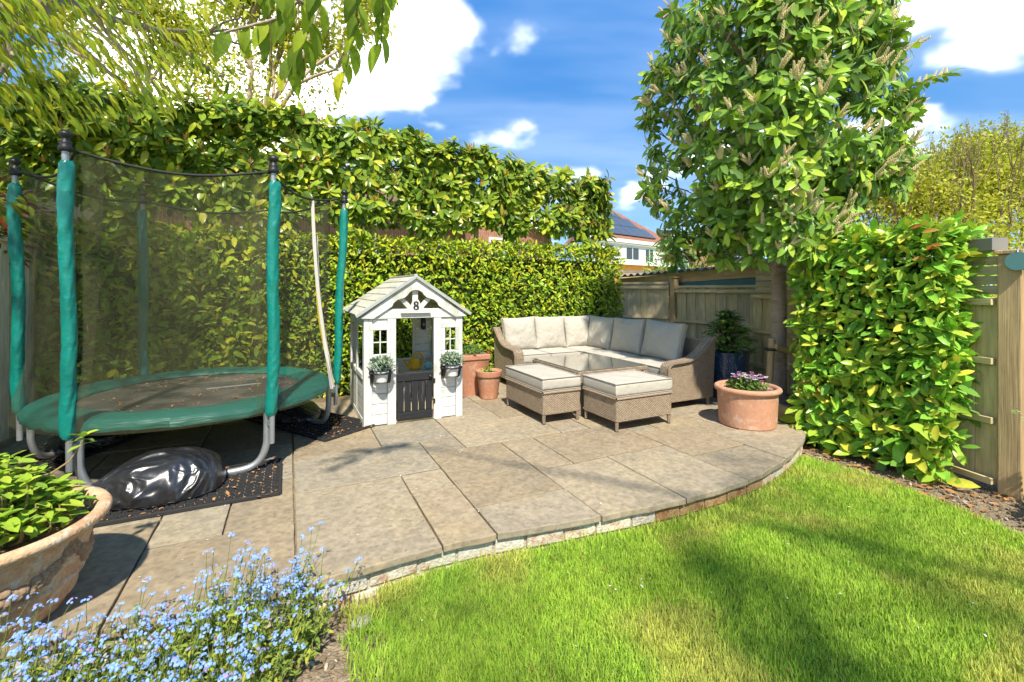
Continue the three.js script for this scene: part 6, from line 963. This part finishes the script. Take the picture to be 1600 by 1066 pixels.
{ // cherry behind the viewer: its far limb hangs into the top of the view and its crown dapples the lawn
  const rng = rngOf(93), t = thing('cherry_tree', 'tree whose overhanging limb with broad drooping cherry leaves dips into the sky above the trampoline', 'tree', [3.5, -0.15, -2.6]);
  const lv = [];
  part(t, 'trunk', limb([V(3.5, -0.2, -2.6), V(3.4, 1.4, -2.6), V(3.2, 3.0, -2.4)], 0.16, 0.11, 10, 12, 0.1), M.bark);
  const tip0 = [V(3.2, 2.9, -2.4), V(2.1, 3.5, -1.2), V(0.8, 3.35, 0.6), V(0.30, 2.72, 1.75), V(-0.02, 2.36, 2.02), V(-0.22, 2.26, 2.05)];
  part(t, 'limb', limb(tip0, 0.042, 0.005, 30, 8, 0.06), M.bark);
  const side = [[V(0.14, 2.52, 1.9), V(0.06, 2.36, 2.12), V(-0.02, 2.22, 2.22)], [V(0.22, 2.62, 1.82), V(0.26, 2.44, 2.06), V(0.22, 2.24, 2.18)], [V(0.05, 2.40, 1.97), V(-0.10, 2.40, 1.85), V(-0.24, 2.36, 1.78)], [V(0.30, 2.72, 1.75), V(0.36, 2.55, 1.98), V(0.37, 2.36, 2.10)]];
  side.forEach((p) => part(t, 'twig', limb(p, 0.008, 0.003, 8, 5), M.bark));
  for (const p of [...side, tip0.slice(3)]) { const c = new THREE.CatmullRomCurve3(p); for (let k = 0; k < 11; k++) { const q = c.getPoint(0.15 + 0.85 * k / 10.5); const s = k % 2 ? 1 : -1; lv.push({ p: q, tip: V(s * 0.4 + 0.35 * (rng() - 0.5), -1, 0.3 * (rng() - 0.5)), n: V(s * 0.3 + (rng() - 0.5), 0.5, -0.9), s: 0.115 * (0.75 + 0.5 * rng()), k: pick(rng, [3, 4, 0.6, 4]), f: 3 }); } }
  const CR = [[1.6, 5.2, -2.7, 1.7, 0.8, 1.5], [0.2, 5.4, -2.1, 1.3, 0.7, 1.2]];
  for (const [x, y, z] of [[0.4, 5.3, -2.1], [1.7, 5.2, -2.8]]) part(t, 'limb', limb([V(3.2, 2.8, -2.42), V(lerp(3.2, x, 0.4), 4.0, lerp(-2.4, z, 0.4)), V(x, y, z)], 0.03, 0.008, 10, 8, 0.08), M.bark);
  for (const [x, y, z, a, b, c] of CR) for (let i = 0; i < 2300; i++) { const d = rv(rng), q = pow(rng(), 0.5), p = V(x + d.x * a * q, y + d.y * b * q, z + d.z * c * q); if (fbm(p.x * 2.3 + 30, p.z * 2.3 + 30 + p.y * 1.2, 3) < SHADE) continue; lv.push({ p, tip: rv(rng).add(V(0, -0.6, 0)), n: V(0, 1, 0).addScaledVector(rv(rng), 0.7), s: 0.12 * (0.7 + 0.6 * rng()), k: pick(rng, [4, 3, 2, 1]), f: 0 }); }
  foliage(t, lv, LG.cherry, CHERRY, 300);
}
{ // photinia and bright shrub by the silvered fence
  const rng = rngOf(94), t = thing('photinia_shrub', 'shrub with red and lime young leaves topping the silvered fence behind the netted pole', 'shrub', [-2.6, -0.15, 5.0]);
  const lv = []; for (let i = 0; i < 900; i++) { const d = rv(rng), q = pow(rng(), 0.5), p = V(-2.40 + d.x * 0.42 * q, 1.88 + d.y * 0.45 * q, 5.65 + d.z * 0.75 * q); lv.push({ p, tip: V(d.x + 0.4, d.y * 0.6 - 0.15, d.z).addScaledVector(rv(rng), 0.5), n: V(0.3, 1, -0.3).addScaledVector(rv(rng), 0.5), s: 0.10 * (0.7 + 0.6 * rng()), k: pick(rng, [1.0, 4, 0.9, 3]), f: q }); }
  // the spray that reaches over the fence in front of the pole
  for (let i = 0; i < 42; i++) { const q = rng(), p = V(lerp(-2.3, -1.62, q), 2.0 - 0.15 * q + 0.22 * (rng() - 0.5), lerp(5.0, 4.36, q) + 0.2 * (rng() - 0.5)); lv.push({ p, tip: V(0.7, -0.55, -0.2).addScaledVector(rv(rng), 0.5), n: V(0.2, 1, -0.5).addScaledVector(rv(rng), 0.4), s: 0.11 * (0.7 + 0.5 * rng()), k: pick(rng, [0.3, 4, 0, 3]), f: 1 }); }
  foliage(t, lv, LG.lance, PHOT, 160);
  for (let i = 0; i < 6; i++) part(t, 'branch', limb([V(-2.5, -0.15, 5.4 + i * 0.08), V(-2.48, 1.2, 5.3 + i * 0.12), V(-2.55 + 0.06 * i, 1.95, 5.2 + i * 0.16)], 0.02, 0.006, 8, 6), M.twig);
  part(t, 'branch', limb([V(-2.45, 1.9, 5.2), V(-2.1, 1.98, 4.85), V(-1.65, 1.84, 4.4)], 0.010, 0.003, 8, 5), M.twig);
}
// shrubby trees beyond the fence at the far side of the lawn
const far = [[10.7, 4.9, 2.3, 'pale spring shrub with upright bare shoots seen just over the square laurel block', 0], [12.6, 5.1, 2.9, 'tall spring shrub with dense small yellow leaves over the felt topped fence', 1], [14.3, 4.4, 3.2, 'spreading green tree with dark twiggy branches beyond the brown post', 2]];
for (const [u, v, h, label, i] of far) {
  const rng = rngOf(300 + i), t = thing('spring_shrub', label, 'tree', [u, -0.2, v]), dirs = []; for (let k = 0; k < 11; k++) dirs.push([V(u + (rng() - 0.5) * 1.4, -0.2, v + (rng() - 0.5) * 2.2), V(rng() - 0.5, 2.6, rng() - 0.5), 1.5 + 0.4 * rng()]);
  const lv = [], ends = growTree(t, rng, 0, dirs, { r0: 0.022, depth: 4, bark: i === 2 ? M.twig : M.twig, spread: 0.38, up: 0.35, shrink: 0.66 });
  const yl = [3.3, 4.2, 4.8][i]; for (const [q, e, d] of ends) { const n = e.y > yl ? 5 : 26; for (let k = 0; k < n; k++) { const p = q.clone().lerp(e, rng() * 1.1).addScaledVector(rv(rng), e.y > yl ? 0.03 : 0.2); lv.push({ p, tip: rv(rng).add(V(0, 0.2, 0)), n: V(0, 1, 0).addScaledVector(rv(rng), 0.9), s: (e.y > yl ? 0.05 : 0.085) * (0.6 + 0.7 * rng()), k: pick(rng, e.y > yl ? [1, 1, 1, 4] : [4, 3, 3, 0.8]), f: rng() }); } }
  for (let k = 0; k < 12000; k++) { const y = lerp(0.6, yl + 0.2, rng()), w = 1.45 - 0.4 * sstep(yl - 0.8, yl, y), p = V(u + (rng() * 2 - 1) * w, y, v + (rng() * 2 - 1) * w * 1.3); if (fbm(p.x * 1.7 + 30, p.y * 1.9 + p.z * 1.6 + 60, 3) < 0.34 + 0.16 * sstep(yl - 1, yl, y)) continue; lv.push({ p, tip: rv(rng).add(V(0, 0.2, 0)), n: V(0, 1, 0).addScaledVector(rv(rng), 0.9), s: 0.085 * (0.6 + 0.7 * rng()), k: pick(rng, [4, 3, 3, 0.8]), f: rng() }); }
  foliage(t, lv, LG.small, YOUNG, 60);
}
{ const rng = rngOf(305), t = thing('conifer_shrub', 'rounded mid green shrub standing behind the corrugated shed roof', 'tree', [9.5, -0.2, 9.0]);
  const lv = []; for (let i = 0; i < 4500; i++) { const d = rv(rng), q = pow(rng(), 0.35), p = V(9.4 + d.x * 1.3 * q, 1.5 + d.y * 1.35 * q, 8.6 + d.z * 1.3 * q); lv.push({ p, tip: d.clone().addScaledVector(rv(rng), 0.8), n: d.clone().add(V(0, 0.6, 0)).addScaledVector(rv(rng), 0.5), s: 0.12 * (0.6 + 0.6 * rng()), k: pick(rng, [4, 3, 2, 1.5]), f: q }); }
  foliage(t, lv, LG.lance, SHRUB, 40); part(t, 'trunk', limb([V(9.4, -0.2, 8.6), V(9.42, 0.6, 8.6), V(9.4, 1.4, 8.6)], 0.07, 0.04, 6, 8), M.bark); }
{ const rng = rngOf(306), t = thing('variegated_shrub', 'thin arching twig with cream edged leaves in front of the brown post', 'plant', [4.3, -0.15, 1.2]);
  const VAR = leafMats('variegated leaf', [[0.40, 0.46, 0.22], [0.24, 0.34, 0.10], [0.14, 0.24, 0.04]], { t: 0.3, coat: 0.1 }), lv = [];
  for (const P of [[V(4.42, -0.1, 1.02), V(4.36, 0.32, 1.14), V(4.22, 0.52, 1.25)], [V(4.42, -0.1, 1.0), V(4.40, 0.18, 1.06), V(4.33, 0.30, 1.16)]]) { part(t, 'stem', limb(P, 0.005, 0.002, 8, 5), M.twig); const c = new THREE.CatmullRomCurve3(P); for (let k = 0; k < 22; k++) lv.push({ p: c.getPoint(0.35 + 0.65 * k / 22), tip: V((k % 2 ? 1 : -1) * 0.8, 0.3 * (rng() - 0.3), -0.5 + rng()), n: V(0, 1, 0).addScaledVector(rv(rng), 0.4), s: 0.05 * (0.7 + 0.6 * rng()), k: floor(rng() * 3), f: 1 }); }
  foliage(t, lv, LG.small, VAR, 60); }
{ const rng = rngOf(307), t = thing('dark_leaved_weed', 'low clump of broad dark green leaves at foot of the brown post', 'plant', [4.25, -0.15, 1.1]); foliage(t, smallPlant(t, rng, [4.28, -0.15, 1.05], 0.16, 0.22, 60, 0.12, SHRUB, LG.laurel), LG.laurel, SHRUB, 60); }
// ------------------------------------------------------------------ forget-me-nots
{
  const rng = rngOf(401), o = new THREE.Group(); o.name = 'forget_me_nots'; o.userData.kind = 'stuff'; tag(o, 'drift of sky blue forget-me-nots spilling over the patio step beside the big pot', 'flowers'); scene.add(o);
  const fp = []; for (let i = 0; i < 5; i++) { const a = i / 5 * 2 * PI; const c = new THREE.CircleGeometry(0.44, 6).scale(1, 0.9, 1).rotateX(-PI / 2 + 0.18).translate(0.0, 0, 0.52).rotateY(a); fp.push(c); }
  const fg = mergeGeometries(fp.map(plain)), eyeG = new THREE.SphereGeometry(0.16, 6, 4).scale(1, 0.5, 1).translate(0, 0.06, 0);
  const fm = std('blue petal', { color: col(1, 1, 1), roughness: 0.85, transmission: 0.35 }), em = std('pale yellow eye', { color: col(0.75, 0.66, 0.25), roughness: 0.8 }), FM = [], FC = [], EM = [], stems = [], LM = [], LC = [];
  const spots = []; for (let i = 0; i < 1150; i++) { const u = lerp(-1.45, 0.2, pow(rng(), 0.85)), v = lerp(1.05, 2.16, rng()), edge = sstep(0.24, -0.2, u) * sstep(2.24, 1.95, v); if (rng() > 0.35 + 0.65 * edge) continue; if (u > 0.19 - (2.08 - v) * 0.64 || hypot(u + 1.06, v - 2.47) < 0.42) continue; spots.push([u, v]); }
  for (const [u, v] of spots) {
    const h = (0.17 + 0.20 * rng()) * (0.8 + 0.5 * vn(u * 4, v * 4, 1e6, 3)), lean = rv(rng).multiplyScalar(0.10), base = V(u, -0.15, v), top = base.clone().add(new THREE.Vector3(lean.x + 0.04, h, lean.z - 0.05 * rng())), k = 1 + floor(rng() * 3);
    stems.push(limb([base, base.clone().lerp(top, 0.55).add(new THREE.Vector3(lean.x * 0.2, 0, lean.z * 0.2)), top], 0.0022, 0.0012, 4, 3));
    for (let b = 0; b < k; b++) { const hd = b === 0 ? top : top.clone().add(rv(rng).multiplyScalar(0.05)).add(V(0, -0.02, 0)); if (b) stems.push(limb([base.clone().lerp(top, 0.6), hd], 0.0014, 0.001, 2, 3)); const n = 4 + floor(rng() * 5); for (let f = 0; f < n; f++) { const d = rv(rng); d.y = abs(d.y) * 0.6; const p = hd.clone().addScaledVector(d, 0.014); const s = 0.0052 * (0.8 + 0.4 * rng()), m = leafMatrix(p, V(d.x * 0.8, 0.55 + d.y, -d.z * 0.8 - 0.5), rv(rng), s); FM.push(m); EM.push(m); const q = rng(); FC.push(q < 0.07 ? col(0.42, 0.25, 0.55) : col(lerp(0.15, 0.32, q), lerp(0.34, 0.53, q), lerp(0.82, 0.93, q))); } }
    for (let b = 0; b < 20; b++) { const q = rng() * 0.75, p = base.clone().lerp(top, q).addScaledVector(rv(rng), 0.03 * (1 - q)); LM.push(leafMatrix(p, rv(rng).add(V(0, 0.55, 0)), V(0, 1, 0).addScaledVector(rv(rng), 0.6), 0.050 * (1.15 - q) * (0.6 + 0.7 * rng()))); const w = rng(); LC.push(w < 0.25 ? col(0.45, 0.48, 0.04) : col(lerp(0.15, 0.34, w), lerp(0.26, 0.43, w), 0.03)); }
  }
  instanced(o, 'petals', fg, fm, FM, FC); instanced(o, 'flower_eyes', eyeG, em, EM); part(o, 'stems', stems, std('green stem', { color: col(0.16, 0.22, 0.04), roughness: 0.9 })); instanced(o, 'leaves', LG.lance[0], std('forget-me-not leaf', { map: T.leaf, color: col(1, 1, 1), roughness: 0.9, transmission: 0.35 }), LM, LC);
  const g = thing('broad_leaved_plant', 'small broad leaved green plant among the forget-me-nots near the bare soil', 'plant', [-0.22, -0.15, 1.62]); foliage(g, smallPlant(g, rng, [-0.22, -0.15, 1.62], 0.14, 0.10, 46, 0.075, SHRUB, LG.hydrangea), LG.hydrangea, SHRUB, 46);
  const g2 = thing('lavender_plant', 'clump of grey purple spear leaves at the corner below the big pot', 'plant', [-1.1, -0.15, 1.3]); const GR = leafMats('grey spear leaf', [[0.16, 0.18, 0.13], [0.10, 0.11, 0.09], [0.15, 0.11, 0.12]], { t: 0.2, coat: 0.1 }); foliage(g2, smallPlant(g2, rng, [-1.12, -0.15, 1.32], 0.24, 0.34, 130, 0.13, GR, LG.lance), LG.lance, GR, 100);
}
// ------------------------------------------------------------------ grass, chips, stones, leaves on the ground
{
  const rng = rngOf(501), inside = (u, v) => { let c = false; for (let i = 0, j = LAWN.length - 1; i < LAWN.length; j = i++) { const [a, b] = LAWN[i], [d, e] = LAWN[j]; if ((b > v) !== (e > v) && u < (d - a) * (v - b) / (e - b) + a) c = !c; } return c; };
  const bl = []; for (let i = 0; i < 12; i++) { const h = 0.55 + 0.6 * rng(), w = 0.045, a = rng() * 6.28, x = (rng() - 0.5) * 1.1, z = (rng() - 0.5) * 1.1, lx = (rng() - 0.5) * 0.8, lz = (rng() - 0.5) * 0.8, cx = cos(a) * w, cz = sin(a) * w; const g = new THREE.BufferGeometry(); g.setAttribute('position', new THREE.Float32BufferAttribute([x - cx, 0, z - cz, x + cx, 0, z + cz, x + lx * 0.4 - cx * 0.8, h * 0.6, z + lz * 0.4 - cz * 0.8, x + lx * 0.4 + cx * 0.8, h * 0.6, z + lz * 0.4 + cz * 0.8, x + lx, h, z + lz], 3)); g.setIndex([0, 1, 2, 2, 1, 3, 2, 3, 4]); g.computeVertexNormals(); bl.push(plain(g)); }
  const tuft = mergeGeometries(bl), Ms = [], Cs = [], o = new THREE.Group(); o.name = 'grass'; o.userData.kind = 'stuff'; tag(o, 'mown lawn grass running from the patio step to the bark strip', 'grass'); scene.add(o);
  const add = (u, v, s) => { const p = V(u, -0.152, v), y = fbm(u * 1.3 + 4, v * 1.3 + 8, 3), yl = sstep(0.5, 0.72, fbm(u * 2.1 + 40, v * 2.1 + 20, 3)), q = rng(); Ms.push(new THREE.Matrix4().makeRotationY(rng() * 6.28).scale(new THREE.Vector3(s, s * (0.5 + 0.45 * rng()), s)).setPosition(p)); const c = mix3(mix3([0.29, 0.52, 0.036], [0.44, 0.61, 0.044], y), [0.62, 0.58, 0.13], yl * 0.6 + (q < 0.1 ? 0.4 : 0)); const k = 0.75 + 0.5 * rng(); Cs.push(col(c[0] * k, c[1] * k, c[2] * k)); };
  for (let i = 0; i < 52000; i++) { const u = lerp(0.1, 4.0, rng()), v = lerp(-0.6, 2.42, rng()); if (!inside(u, v) ) continue; const dx = u, dz = v; add(u, v, 0.042 + 0.018 * rng()); }
  for (let i = 0; i < 900; i++) { const u = lerp(0.38, 3.85, rng()); add(u, vEdge(u) - 0.045 - 0.05 * rng(), 0.05 + 0.045 * rng()); }
  for (let i = 0; i < 260; i++) { const v = lerp(0.6, 2.15, rng()); add(0.30 + (rng() - 0.6) * 0.14, v, 0.05 + 0.03 * rng()); }
  instanced(o, 'blades', tuft, std('grass blade', { color: col(1, 1, 1), roughness: 0.75, transmission: 0.35 }), Ms, Cs);
  const chip = new THREE.IcosahedronGeometry(1, 0).scale(1, 0.3, 0.5), CM = [], CC = [], d = new THREE.Group(); d.name = 'bark_chips'; d.userData.kind = 'stuff'; tag(d, 'bark chips and small stones on the strip below the brown fence', 'chips'); scene.add(d);
  const e = new THREE.Euler(), qn = new THREE.Quaternion();
  for (let i = 0; i < 5200; i++) { const bed = rng(), u = bed < 0.62 ? lerp(3.7, 4.6, rng()) : lerp(-0.9, 0.36, rng()), v = bed < 0.62 ? lerp(-0.2, 2.5, rng()) : lerp(0.7, 2.2, rng()); if (inside(u, v)) continue; if (bed >= 0.62 && v > vEdge(u) - 0.03) continue; e.set(rng() * 0.7, rng() * 6.28, rng() * 0.7); const s = 0.005 + 0.016 * pow(rng(), 2.5); CM.push(new THREE.Matrix4().compose(V(u, -0.153 + s * 0.2, v), qn.setFromEuler(e), new THREE.Vector3(s, s, s))); const k = rng(); CC.push(k < 0.12 ? col(0.40, 0.36, 0.29) : col(lerp(0.09, 0.26, k), lerp(0.062, 0.185, k), lerp(0.035, 0.11, k))); }
  instanced(d, 'chips', chip, std('bark chip', { color: col(1, 1, 1), roughness: 0.95 }), CM, CC);
  // dry leaves under the laurels, petals and litter on patio and lawn
  const DM = [], DC = [], l = new THREE.Group(); l.name = numbered('fallen_leaves'); l.userData.kind = 'stuff'; tag(l, 'dry brown leaves and specks strewn on paving, lawn and under the laurels', 'leaves'); scene.add(l);
  for (let i = 0; i < 1100; i++) { const z = rng(); let u, v, y, s = 0.02 + 0.03 * rng(), pale = false; if (z < 0.34) { u = lerp(3.9, 4.7, rng()); v = lerp(1.3, 3.2, rng()); y = u > 4.33 && v > 2.6 ? 0.0 : -0.148; if (inside(u, v)) continue; s *= 1.5; } else if (z < 0.62) { u = lerp(-2.1, 0.6, rng()); v = lerp(3.5, 5.8, rng()); y = 0.004; s *= 0.7; } else if (z < 0.85) { u = lerp(-0.6, 4.2, rng()); v = lerp(2.2, 5.5, rng()); if (v < vEdge(u) + 0.03) continue; y = 0.004; s *= 0.42; pale = rng() < 0.4; } else { u = lerp(0.4, 3.8, rng()); v = lerp(0, 2.1, rng()); if (rng() < 0.6) continue; y = -0.118; s *= 0.5; pale = rng() < 0.5; } DM.push(leafMatrix(V(u, y, v), rv(rng).setY(0.1), V((rng() - 0.5) * 0.4, 1, (rng() - 0.5) * 0.4), s)); const k = rng(); DC.push(pale ? col(0.75, 0.72, 0.68) : col(0.20 + 0.26 * k, 0.09 + 0.13 * k, 0.03 + 0.04 * k)); }
  instanced(l, 'dry_leaves', LG.small[0], std('dry leaf litter', { color: col(1, 1, 1), roughness: 1 }), DM, DC);
  const soilTop = structure('tree_bed', [4.8, 0, 3.2]); part(soilTop, 'tree_bed_surface', planar(new THREE.ShapeGeometry(new THREE.Shape([[4.36, 2.62], [5.3, 2.62], [5.4, 4.3], [5.0, 4.4], [4.98, 3.25], [4.36, 3.2]].map(([a, b]) => new THREE.Vector2(a, b)))).rotateX(-PI / 2).translate(0, -0.008, 0), 1), M.soil);
  const st = thing('stone', 'pale rounded stone half sunk in soil at the lawn corner by the step', 'stone', [0.28, -0.15, 2.02]); const sg = mergeVertices((() => { const q = new THREE.IcosahedronGeometry(0.036, 5); q.deleteAttribute('uv'); q.deleteAttribute('normal'); return q; })(), 1e-6), sp = sg.attributes.position; for (let i = 0; i < sp.count; i++) { const k = 1 + 0.25 * (fbm(sp.getX(i) * 30 + 9, sp.getZ(i) * 30 + sp.getY(i) * 20 + 9, 3) - 0.5); sp.setXYZ(i, sp.getX(i) * k * 1.15, sp.getY(i) * k * 0.7, sp.getZ(i) * k); } sg.computeVertexNormals(); part(st, 'body', planarKeep(sg).translate(0.28, -0.14, -2.03), std('pale stone', { map: T.brick, color: col(0.55, 0.55, 0.52), roughness: 0.95 }));
}
scene.traverse((o) => { if (o.isMesh) { o.castShadow = true; o.receiveShadow = true; } });
renderer.render(scene, camera);
